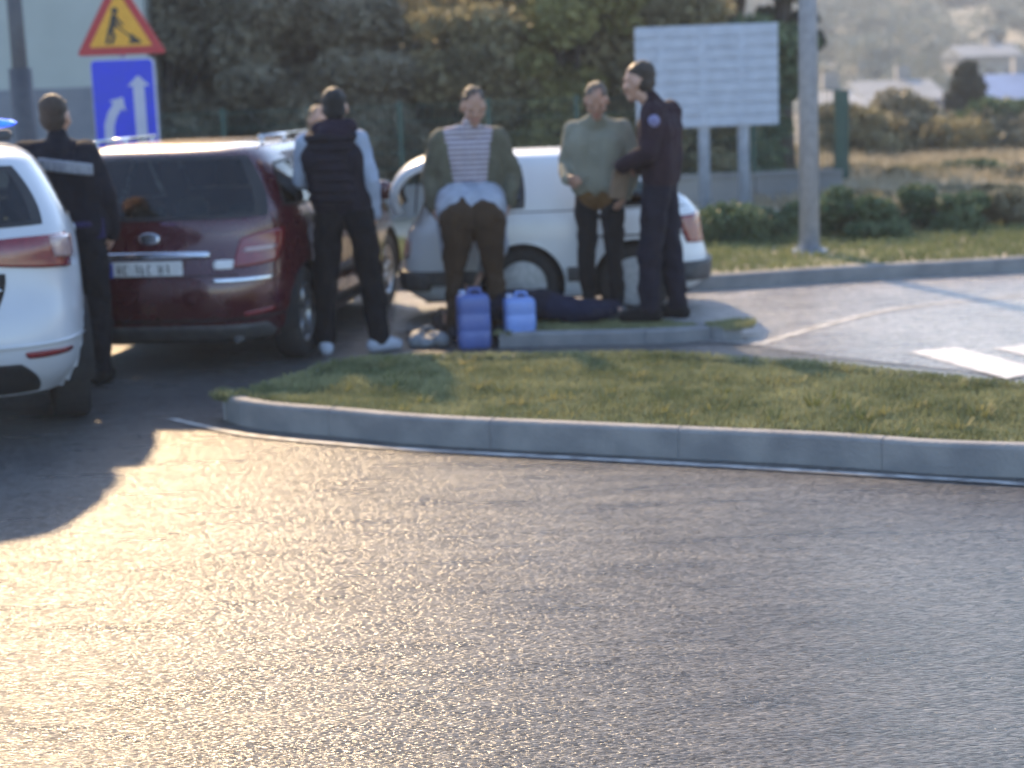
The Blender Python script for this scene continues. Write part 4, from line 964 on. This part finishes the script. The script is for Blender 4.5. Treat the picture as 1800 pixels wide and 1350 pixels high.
# triangle
tb_, th = .84, .74; z2 = W0+.015
def tri(k, r=.03):
    c = (0.0, z2+th/3); P = [(-tb_/2, z2), (tb_/2, z2), (0, z2+th)]; P = [(c[0]+(x-c[0])*k, c[1]+(z-c[1])*k) for x, z in P]; out = []
    for i in range(3):
        a, b, d = Vector(P[i-1]), Vector(P[i]), Vector(P[(i+1) % 3]); u = (a-b).normalized()*r*1.7; v = (d-b).normalized()*r*1.7
        for q in range(6): t = q/5; out.append(tuple((b+u)*(1-t)**2+b*2*t*(1-t)+(b+v)*t*t))
    return out
bm = bmesh.new(); prism(bm, tri(1), -.005, .02); tr_ = bm_obj('warning_triangle', bm, M_SRED, rs_)
bm = bmesh.new(); prism(bm, tri(.70, .015), -.010, -.002); bm_obj('yellow_field', bm, M_SYEL, tr_)
bm = bmesh.new(); zz = z2+.10
def stroke(a, b, w):
    a = Vector(a); b = Vector(b); t = (b-a).normalized(); n = Vector((-t.y, t.x))*w/2; prism(bm, [tuple(a+n), tuple(a-n), tuple(b-n), tuple(b+n)], -.0145-random.random()*.001, -.006)
random.seed(2)
prism(bm, [(-.035+math.cos(R(a))*.032, zz+.305+math.sin(R(a))*.032) for a in range(0, 360, 30)], -.0150, -.006)
stroke((-.04, zz+.27), (-.075, zz+.14), .055); stroke((-.085, zz+.15), (-.055, zz+.06), .032); stroke((-.055, zz+.07), (-.09, zz+.0), .03); stroke((-.09, zz+.15), (-.13, zz+.0), .03)
stroke((-.035, zz+.25), (.03, zz+.17), .024); stroke((-.055, zz+.235), (-.01, zz+.15), .022); stroke((-.07, zz+.20), (.11, zz+.055), .014); stroke((.09, zz+.08), (.13, zz+.04), .04)
prism(bm, [(.07, zz), (.20, zz), (.165, zz+.045), (.12, zz+.065), (.09, zz+.03)], -.0152, -.006)
bm_obj('worker_symbol', bm, M_SBLK, tr_)

# big signboard seen from its slatted back
by = 20.6; a = D(1112, 46, by); b_ = D(1364, 42, by); c = D(1366, 213, by)
bw = b_.x-a.x; bh = a.z-c.z+.02; cx = (a.x+b_.x)/2+.02; sb = empty('signboard', (cx, by, .1), 0)
tag(sb, 'large slatted metal signboard seen from behind on two grey posts', 'signboard')
zt = (a.z+b_.z)/2-.1-.0
M_ALU = mat('aluminium_slats', (.40, .46, .56), (.34, .39, .48), .5, metal=.1, scale=6, bump=.15, bscale=60)
bm = bmesh.new(); nS = 9; sh = bh/nS
for i in range(nS): box(bm, (0, 0, zt-sh*(i+.5)), (bw, .03, sh*.86)); box(bm, (0, .012, zt-sh*(i+.5)), (bw*.995, .012, sh*.99))
bm_obj('slat_panel', bm, M_ALU, sb)
bm = bmesh.new()
for x in (-bw*.32, -.06, .0+bw*.24): box(bm, (x, -.018, zt-bh/2), (.09, .008, bh*.98))
bm_obj('rear_rails', bm, M_ALU, sb)
for px in (1241, 1311):
    t_ = D(px, 300, by-.06); bm = bmesh.new(); tube(bm, (t_.x-cx, .10, -.05), (t_.x-cx, .10, zt-.03), .072, .068, 20); bm_obj('post', bm, M_GALV, sb, True)

# street lamp post
bp = foot(1423, 444, .12); lp = empty('street_lamp', bp, 0); tag(lp, 'tall pale grey street lamp post standing on the green verge', 'street lamp')
bm = bmesh.new(); tube(bm, (0, 0, -.05), (0, 0, 8.5), .098, .055, 24); bm_obj('pole', bm, M_GALV, lp, True)
bm = bmesh.new(); tube(bm, (0, 0, -.02), (0, 0, .03), .17, .17, 20)
for k in range(4): tube(bm, (math.cos(k*1.57+.78)*.14, math.sin(k*1.57+.78)*.14, .03), (math.cos(k*1.57+.78)*.14, math.sin(k*1.57+.78)*.14, .06), .015, seg=6)
bm_obj('base_plate', bm, M_GALV, lp)
bm = bmesh.new(); tube(bm, (0, 0, 8.4), (-.2, -1.2, 8.75), .04, .035, 12); bm_obj('arm', bm, M_GALV, lp, True)
bm = bmesh.new(); box(bm, (-.27, -1.6, 8.8), (.26, .7, .1)); bm_obj('lamp_head', bm, M_GALV, lp, False, .03)

# dark post by the left building
v = D(42, 200, 17.5); M_DPOST = mat('dark_steel_post', (.055, .058, .07), (.08, .082, .09), .5, scale=10)
o = empty('utility_post', (v.x, 17.5, .1)); tag(o, 'thin dark post in front of the pale building at the left', 'post')
bm = bmesh.new(); tube(bm, (0, 0, -.05), (0, 0, 4.6), .085, .07, 20); bm_obj('pole', bm, M_DPOST, o, True)
bm = bmesh.new(); tube(bm, (0, 0, -.02), (0, 0, 2.05), .12, .115, 20); bm_obj('sleeve', bm, M_DPOST, o, True)

# ------------------------------------------------------------ buildings, walls, fences
M_REND = mat('pale_render', (.36, .39, .37), (.40, .43, .41), .9, scale=2, bump=.15, bscale=50)
M_PLINTH = mat('grey_plinth', (.17, .18, .21), (.21, .22, .245), .9, scale=3, bump=.2, bscale=50)
M_ROOF = mat('clay_roof', (.30, .14, .08), (.38, .2, .12), .8, scale=12)
M_DARKW = mat('window_dark', (.03, .035, .04), (.05, .055, .06), .15, scale=5)
v0 = D(262, 150, 24.0)
bl = empty('pale_building', (v0.x, 24.0, 0)); tag(bl, 'pale rendered building with grey plinth at the left edge', 'building')
zpl = D(100, 155, 24.0).z
bm = bmesh.new(); box(bm, (-6, 4, zpl+2.2), (12, 8, 4.4)); bm_obj('wall', bm, M_REND, bl)
bm = bmesh.new(); box(bm, (-6, 4, zpl/2), (12.06, 8.06, zpl)); bm_obj('plinth', bm, M_PLINTH, bl)
bm = bmesh.new(); prism(bm, [(-12.4, zpl+4.4), (.4, zpl+4.4), (-6, zpl+6.2)], -.4, 8.4); bm_obj('roof', bm, M_ROOF, bl)
for x in (-9.5, -5.5):
    bm = bmesh.new(); box(bm, (x, -.01, zpl+2.3), (1.1, .06, 1.3)); w_ = bm_obj('window', bm, M_DARKW, bl)
    bm = bmesh.new(); box(bm, (x, -.06, zpl+1.62), (1.3, .14, .06)); bm_obj('sill', bm, M_KERB, w_)

M_CONC = mat('old_concrete', (.17, .18, .19), (.25, .26, .26), .9, scale=1.3, bump=.4, bscale=20)
wy = 22.6; xa = D(250, 380, wy).x; xb = D(1480, 380, wy).x
lw = empty('low_wall', (0, wy, 0)); tag(lw, 'low grey concrete wall under the green mesh fence', 'wall')
bm = bmesh.new()
for i in range(8):
    x0 = xa+(xb-xa)*i/8; x1 = xa+(xb-xa)*(i+1)/8; box(bm, ((x0+x1)/2, 0, .22), (x1-x0-.012, .2, .5+.02*(i % 2)))
bm_obj('wall_blocks', bm, M_CONC, lw, False, .01)
bm = bmesh.new(); box(bm, ((xa+xb)/2, 0, .495), (xb-xa, .25, .05)); bm_obj('coping', bm, M_CONC, lw, False, .01)
M_GREENST = mat('green_fence_steel', (.010, .05, .04), (.015, .065, .05), .5, scale=10)
fn = empty('mesh_fence', (0, wy, .52)); tag(fn, 'dark green wire mesh fence on top of the low wall', 'fence')
nP = 9; fx = [xa+(xb-xa)*i/(nP-1) for i in range(nP)]
for i, x in enumerate(fx):
    bm = bmesh.new(); box(bm, (x, 0, .55 if i < nP-1 else .45), (.07 if i < nP-1 else .18, .07, 1.1 if i < nP-1 else 1.15)); bm_obj('fence_post', bm, M_GREENST, fn, False, .004)
for x0, x1 in zip(fx, fx[1:]):
    bm = bmesh.new()
    for k in range(int((x1-x0)/.06)): x = x0+.06*k+.03; box(bm, (x, -.02, .54), (.007, .006, 1.04))
    for k in range(6): box(bm, ((x0+x1)/2, -.028, .04+k*.2), (x1-x0, .008, .010))
    bm_obj('mesh_panel', bm, M_GREENST, fn)

# pale building glimpsed above the hedge, and the concrete pole before it
M_WARMW = mat('warm_white_wall', (.30, .28, .25), (.36, .33, .30), .9, scale=2)
v = D(700, 5, 34); cp = empty('concrete_pole', (v.x, 34, .5)); tag(cp, 'pale concrete utility pole rising above the olive trees', 'pole')
bm = bmesh.new(); tube(bm, (0, 0, -.5), (0, 0, 8), .27, .16, 16); bm_obj('shaft', bm, M_CONC, cp, True)
bm = bmesh.new(); box(bm, (0, -.05, 7.6), (1.6, .1, .1)); bm_obj('crossarm', bm, M_CONC, cp)
def house(px0, px1, py_ridge, py_eave, y, wallm, roofm, label, depth=6, fl=None):
    a = D(px0, py_eave, y); b = D(px1, py_eave, y); r = D((px0+px1)/2, py_ridge, y+depth/2)
    g = hz((a.x+b.x)/2, y); o = empty('house', ((a.x+b.x)/2, y, g)); W = b.x-a.x; ze = a.z-g; zr = max(r.z-g, ze+.3)
    ze = max(ze, 1.2); zr = max(zr, ze+.4)
    bm = bmesh.new(); box(bm, (0, depth/2, ze/2-.4), (W*.94, depth*.94, ze+.8)); bm_obj('wall', bm, wallm, o)
    bm = bmesh.new(); A = [(-W/2, -.2, ze), (W/2, -.2, ze), (W/2, depth+.2, ze), (-W/2, depth+.2, ze), (-W/2, depth/2, zr), (W/2, depth/2, zr)]
    A += [(x, y_, z-.12) for x, y_, z in A[:4]]; vs = [bm.verts.new(q) for q in A]
    for f in ((0, 1, 5, 4), (2, 3, 4, 5), (0, 4, 3), (1, 2, 5), (6, 7, 1, 0), (7, 8, 2, 1), (8, 9, 3, 2), (9, 6, 0, 3), (9, 8, 7, 6)): bm.faces.new([vs[i] for i in f])
    rf = bm_obj('roof', bm, roofm, o)
    bm = bmesh.new(); box(bm, (W*.2, depth*.6, zr+.1), (.5, .5, .9)); bm_obj('chimney', bm, wallm, rf)
    for k in (-.3, 0, .3):
        bm = bmesh.new(); box(bm, (W*k, depth*.03-.01, ze*.55), (min(.9, W*.14), .05, min(1.1, ze*.4))); bm_obj('window', bm, M_DARKW, o)
    tag(o, label, 'house')
M_RPALE = mat('pale_roof_sheet', (.24, .25, .25), (.17, .18, .18), .6, scale=1.5, bump=.2)
M_RBLUE = mat('blue_grey_roof', (.30, .36, .50), (.25, .30, .42), .5, scale=1.2)
house(735, 900, -60, -10, 44, M_WARMW, M_RPALE, 'pale house behind the olive trees above the striped man')
house(1425, 1530, 158, 190, 52, M_WARMW, M_RPALE, 'low grey-roofed house just right of the lamp post')
house(1520, 1670, 140, 178, 64, M_WARMW, M_RPALE, 'pale roofed house behind the shrubs, left of the dark conifer')
house(1725, 1900, 128, 205, 58, M_WARMW, M_RBLUE, 'blue-grey roofed house at the right edge, right of the conifer')
house(1690, 1800, 78, 100, 120, M_WARMW, M_RPALE, 'far pale house on the slope above the dark conifer')

# ------------------------------------------------------------ trees and shrubs
M_BARK = mat('tree_bark', (.05, .042, .035), (.09, .075, .06), .95, scale=8, bump=1, bscale=30)
LM = [leafmat('olive_leaves', (.13, .12, .072), (.36, .32, .18), 1.3, .42), leafmat('grey_olive_leaves', (.12, .112, .078), (.34, .31, .23), 1.6, .4),
      leafmat('green_leaves', (.11, .12, .04), (.32, .30, .12), 1.4, .3), leafmat('dark_conifer_needles', (.03, .037, .032), (.075, .085, .06), 2, .15),
      leafmat('shrub_leaves', (.055, .10, .05), (.16, .21, .11), 2.2, .25), leafmat('dry_scrub_leaves', (.17, .16, .10), (.38, .34, .24), 1.8, .25)]
def leaves(rng, blobs, n, size, asp=2.2, droop=0.):
    B = np.array(blobs); vol = (B[:, 3]*B[:, 4]*B[:, 5])**.8; idx = rng.choice(len(B), n, p=vol/vol.sum())
    d = rng.normal(size=(n, 3)); d /= np.linalg.norm(d, axis=1)[:, None]; r = rng.uniform(.35, 1.08, n)**.6
    c = B[idx, :3]+d*r[:, None]*B[idx, 3:6]
    a = rng.normal(size=(n, 3)); a[:, 2] -= droop; a /= np.linalg.norm(a, axis=1)[:, None]; b = np.cross(a, rng.normal(size=(n, 3))); b /= np.linalg.norm(b, axis=1)[:, None]
    s = size*rng.uniform(.6, 1.4, n)[:, None]; a = a*s*asp/2; b = b*s/2
    return np.stack([c-a*.9, c-b+a*.05, c+a, c+b+a*.05], 1)
def tree(name, label, cat, loc, h, wd, lm, n, size, seed, group=None, trunk=.3, low=.12, dens=26, tr=.12):
    rng = np.random.RandomState(seed); o = empty(name, loc); tag(o, label, cat, group)
    bm = bmesh.new(); pts = [Vector((0, 0, -.1)), Vector((rng.uniform(-.1, .1), 0, h*trunk))]; tube(bm, pts[0], pts[1], tr, tr*.7, 10)
    blobs = []
    for k in range(dens):
        a = rng.uniform(0, 6.28); rr = wd/2*math.sqrt(rng.uniform(.02, 1))*.82; z = h*(low+(1-low)*rng.uniform(.0, .92)); f = 1-max(0, (z/h-.55))*1.15
        c = Vector((math.cos(a)*rr*f, math.sin(a)*rr*f*.8, z)); br = rng.uniform(.10, .22)*wd
        blobs.append((*c, br*rng.uniform(.9, 1.4), br, br*rng.uniform(.5, .85)))
        if k < 9: mid = pts[1].lerp(c, .5)+Vector((0, 0, .1)); tube(bm, pts[1], mid, tr*.45, tr*.28, 8); tube(bm, mid, c, tr*.28, tr*.08, 6)
    bm_obj('trunk', bm, M_BARK, o, True); quads_obj('crown', leaves(rng, blobs, n, size), lm, o); return o
def at(px, y): v = D(px, 300, y); return Vector((v.x, y, hz(v.x, y)-.02))
spec = [  # px, distance, height, width, material, label
 (300, 24.9, 4.4, 2.6, 1, 'grey-leaved tree directly right of the blue lane sign'),
 (385, 26.8, 4.9, 3.0, 0, 'tall olive-brown tree second from the blue lane sign'),
 (470, 24.6, 4.2, 2.4, 1, 'greyish olive tree above the red car roof'),
 (560, 26.6, 4.8, 2.7, 0, 'brown-green tree behind the head of the man in the vest'),
 (640, 24.7, 3.1, 2.2, 1, 'lower grey olive tree right of the man in the vest'),
 (735, 26.4, 3.1, 2.8, 0, 'dull olive tree under the pale concrete pole'),
 (830, 24.9, 2.75, 2.4, 0, 'dark olive tree directly behind the striped man'),
 (925, 26.0, 3.15, 2.7, 0, 'olive tree in the gap between striped man and khaki sweater'),
 (1010, 25.0, 3.8, 2.5, 2, 'greener tree behind the man in the khaki sweater'),
 (1080, 26.9, 4.6, 2.7, 2, 'bright green tree at the left edge of the signboard'),
 (1180, 25.5, 2.8, 2.6, 0, 'low olive tree behind the left half of the signboard'),
 (1300, 26.5, 2.6, 2.4, 4, 'deep green tree below the right half of the signboard')]
for i, (px, y, h, wd, k, lb) in enumerate(spec):
    tree('olive_tree', lb, 'tree', at(px, y), h, wd, LM[k], 15000, .072, 100+i, 'trees behind the mesh fence', .28, .08, 30)
# hedge mass behind, filling gaps
back = [(270, 31, 5.4, 4), (420, 32, 5.8, 4.4), (560, 31.5, 5.2, 4.0), (1000, 33, 3.6, 3.6), (1120, 31.5, 5.6, 3.6), (850, 31, 3.2, 4.2), (700, 32, 3.3, 4)]
lbs = ['shadowed tree in the back row behind the blue lane sign', 'broad dark tree in the back row above the red car', 'dark tree in the back row above the man in the vest', 'back row tree above the khaki sweater man', 'tall tree in the back row behind the signboard top', 'short back row tree behind the striped man', 'short back row tree below the concrete pole']
for i, (px, y, h, wd) in enumerate(back): tree('olive_tree', lbs[i], 'tree', at(px, y), h, wd, LM[0], 12000, .10, 200+i, 'trees behind the mesh fence', .28, .05, 30)
# dark tree right of the signboard
tree('dark_tree', 'dark narrow tree between signboard and lamp post', 'tree', at(1383, 27.5), 5.2, 1.3, LM[3], 9000, .07, 31, None, .3, .30, 22, .17)
tree('dark_tree', 'dark tree top above the signboard', 'tree', at(1290, 29.5), 6.4, 2.4, LM[3], 11000, .08, 32, None, .3, .45, 22, .15)
def conifer(label, px, y, ztop_py, wd, lm, seed, n=14000):
    b = at(px, y); t = D(px, ztop_py, y).z-b.z; rng = np.random.RandomState(seed); o = empty('conifer', b); tag(o, label, 'tree')
    bm = bmesh.new(); tube(bm, (0, 0, -.1), (0, 0, t*.97), .16, .02, 10); blobs = []
    L = 11
    for k in range(L):
        z = t*(.12+.86*k/L); rr = wd/2*(1-k/L)**.8+.1
        for q in range(6):
            a = q*1.05+k*.6+rng.uniform(-.2, .2); e_ = rr*rng.uniform(.55, 1.05); blobs.append((math.cos(a)*e_*.6, math.sin(a)*e_*.6, z-.06*e_, e_*.45, e_*.45, t*.035)); tube(bm, (0, 0, z), (math.cos(a)*e_, math.sin(a)*e_, z-.1*e_), .03, .008, 5)
    bm_obj('trunk', bm, M_BARK, o, True); quads_obj('crown', leaves(rng, blobs, n, .075, 3), lm, o)
conifer('dark pointed conifer standing between the pale roofs at the right', 1700, 44, 98, 2.0, LM[3], 7)
# verge shrubs
sh = [(1295, 17.5, .17, 1.0, 4, 'dark green shrub just right of the white car'), (1372, 17.8, .15, .7, 4, 'small dark green shrub left of the lamp post base'), (1505, 17.4, .24, .85, 4, 'rounded green shrub just right of the lamp post'),
      (1575, 18.3, .12, .6, 5, 'small dry shrub between the two big green ones'), (1655, 17.9, .26, .85, 4, 'dark bluish green shrub, second from the right edge'), (1780, 18.1, .16, .7, 5, 'brownish shrub at the right edge of the verge'), (1450, 18.3, .15, .6, 4, 'green shrub behind the lamp post base')]
for i, (px, y, h, wd, k, lb) in enumerate(sh):
    o = tree('shrub', lb, 'shrub', at(px, y), h*2.1, wd*1.15, LM[k], 6500, .035, 300+i, 'shrubs along the verge', .2, .05, 16, .02)
rows = [(1500, 27, .08, 1.0), (1600, 26, .10, 1.1), (1720, 27.5, .08, 1.1), (1790, 25.5, .12, 1.0), (1480, 33, .85, 2.2), (1560, 34.5, .95, 2.6), (1640, 33.5, .7, 2.4), (1740, 34.5, .8, 2.6), (1820, 33.5, .95, 2.4), (1530, 21.4, .05, .7), (1640, 22.0, .06, .8), (1760, 21.4, .08, .8)]
nm = ['first', 'second', 'third', 'fourth', 'fifth']
for i, (px, y, h, wd) in enumerate(rows):
    rowname = 'on the dry terrace' if i < 4 else ('below the roofs' if i < 9 else 'just behind the verge shrubs'); j = i if i < 4 else (i-4 if i < 9 else i-9)
    tree('scrub_bush', '%s bush from the lamp post in the row %s' % (nm[j], rowname), 'bush', at(px, y), h, wd, LM[(5, 0, 4, 5, 0)[i % 5]], 6000, .07, 400+i, 'scrub bushes on the open land', .2, .0, 16, .03)
# far slope vegetation, one mass
rng = np.random.RandomState(9); Q = []
for k in range(520):
    y = rng.uniform(92, 260); x = rng.uniform(-.02, .36)*y*1.0; z = hz(x, y); s = rng.uniform(.8, 2.6); 
    bl_ = [(x+rng.uniform(-1, 1)*s, y, z+s*.5, s*rng.uniform(.7, 1.2), s, s*rng.uniform(.5, .9)) for q in range(3)]
    Q.append(leaves(rng, bl_, 420, .28, 1.6))
M_FAR = leafmat('far_slope_leaves', (.11, .135, .11), (.28, .30, .25), .08, .2)
tag(quads_obj('slope_scrub', np.concatenate(Q), M_FAR), 'grey-green scrub covering the far slope', 'scrub', kind='stuff')
# dry grass on the terraces
gx = [(at(1450, 20.5).x-.3, 20.2), (12.5, 21.0), (16, 34), (3.5, 34), (3.2, 21)]
M_STRAW = leafmat('straw_grass', (.22, .19, .12), (.50, .43, .31), 1.2, .3)
P = grass('dry_grass', [(g[0], g[1]) for g in gx], 0, 22000, .15, M_STRAW, .012)
me = P.data; co = np.empty(len(me.vertices)*3, np.float32); me.vertices.foreach_get('co', co); co = co.reshape(-1, 4, 3)
for q in co: q[:, 2] += hz(float(q[0, 0]), float(q[0, 1]))
me.vertices.foreach_set('co', co.ravel()); me.update(); tag(P, 'dry straw-coloured grass on the open land at the right', 'grass', kind='stuff')

# ------------------------------------------------------------ air
hm = bpy.data.materials.new('hazy_air'); hm.use_nodes = True; n = hm.node_tree; n.nodes.clear()
o_ = n.nodes.new('ShaderNodeOutputMaterial'); pv = n.nodes.new('ShaderNodeVolumePrincipled'); pv.inputs['Color'].default_value = (.90, .93, 1.0, 1); pv.inputs['Density'].default_value = .0014
n.links.new(pv.outputs[0], o_.inputs['Volume'])
bm = bmesh.new(); box(bm, (0, 170, 10), (760, 640, 31)); hb = bm_obj('haze', bm, hm); tag(hb, kind='stuff')
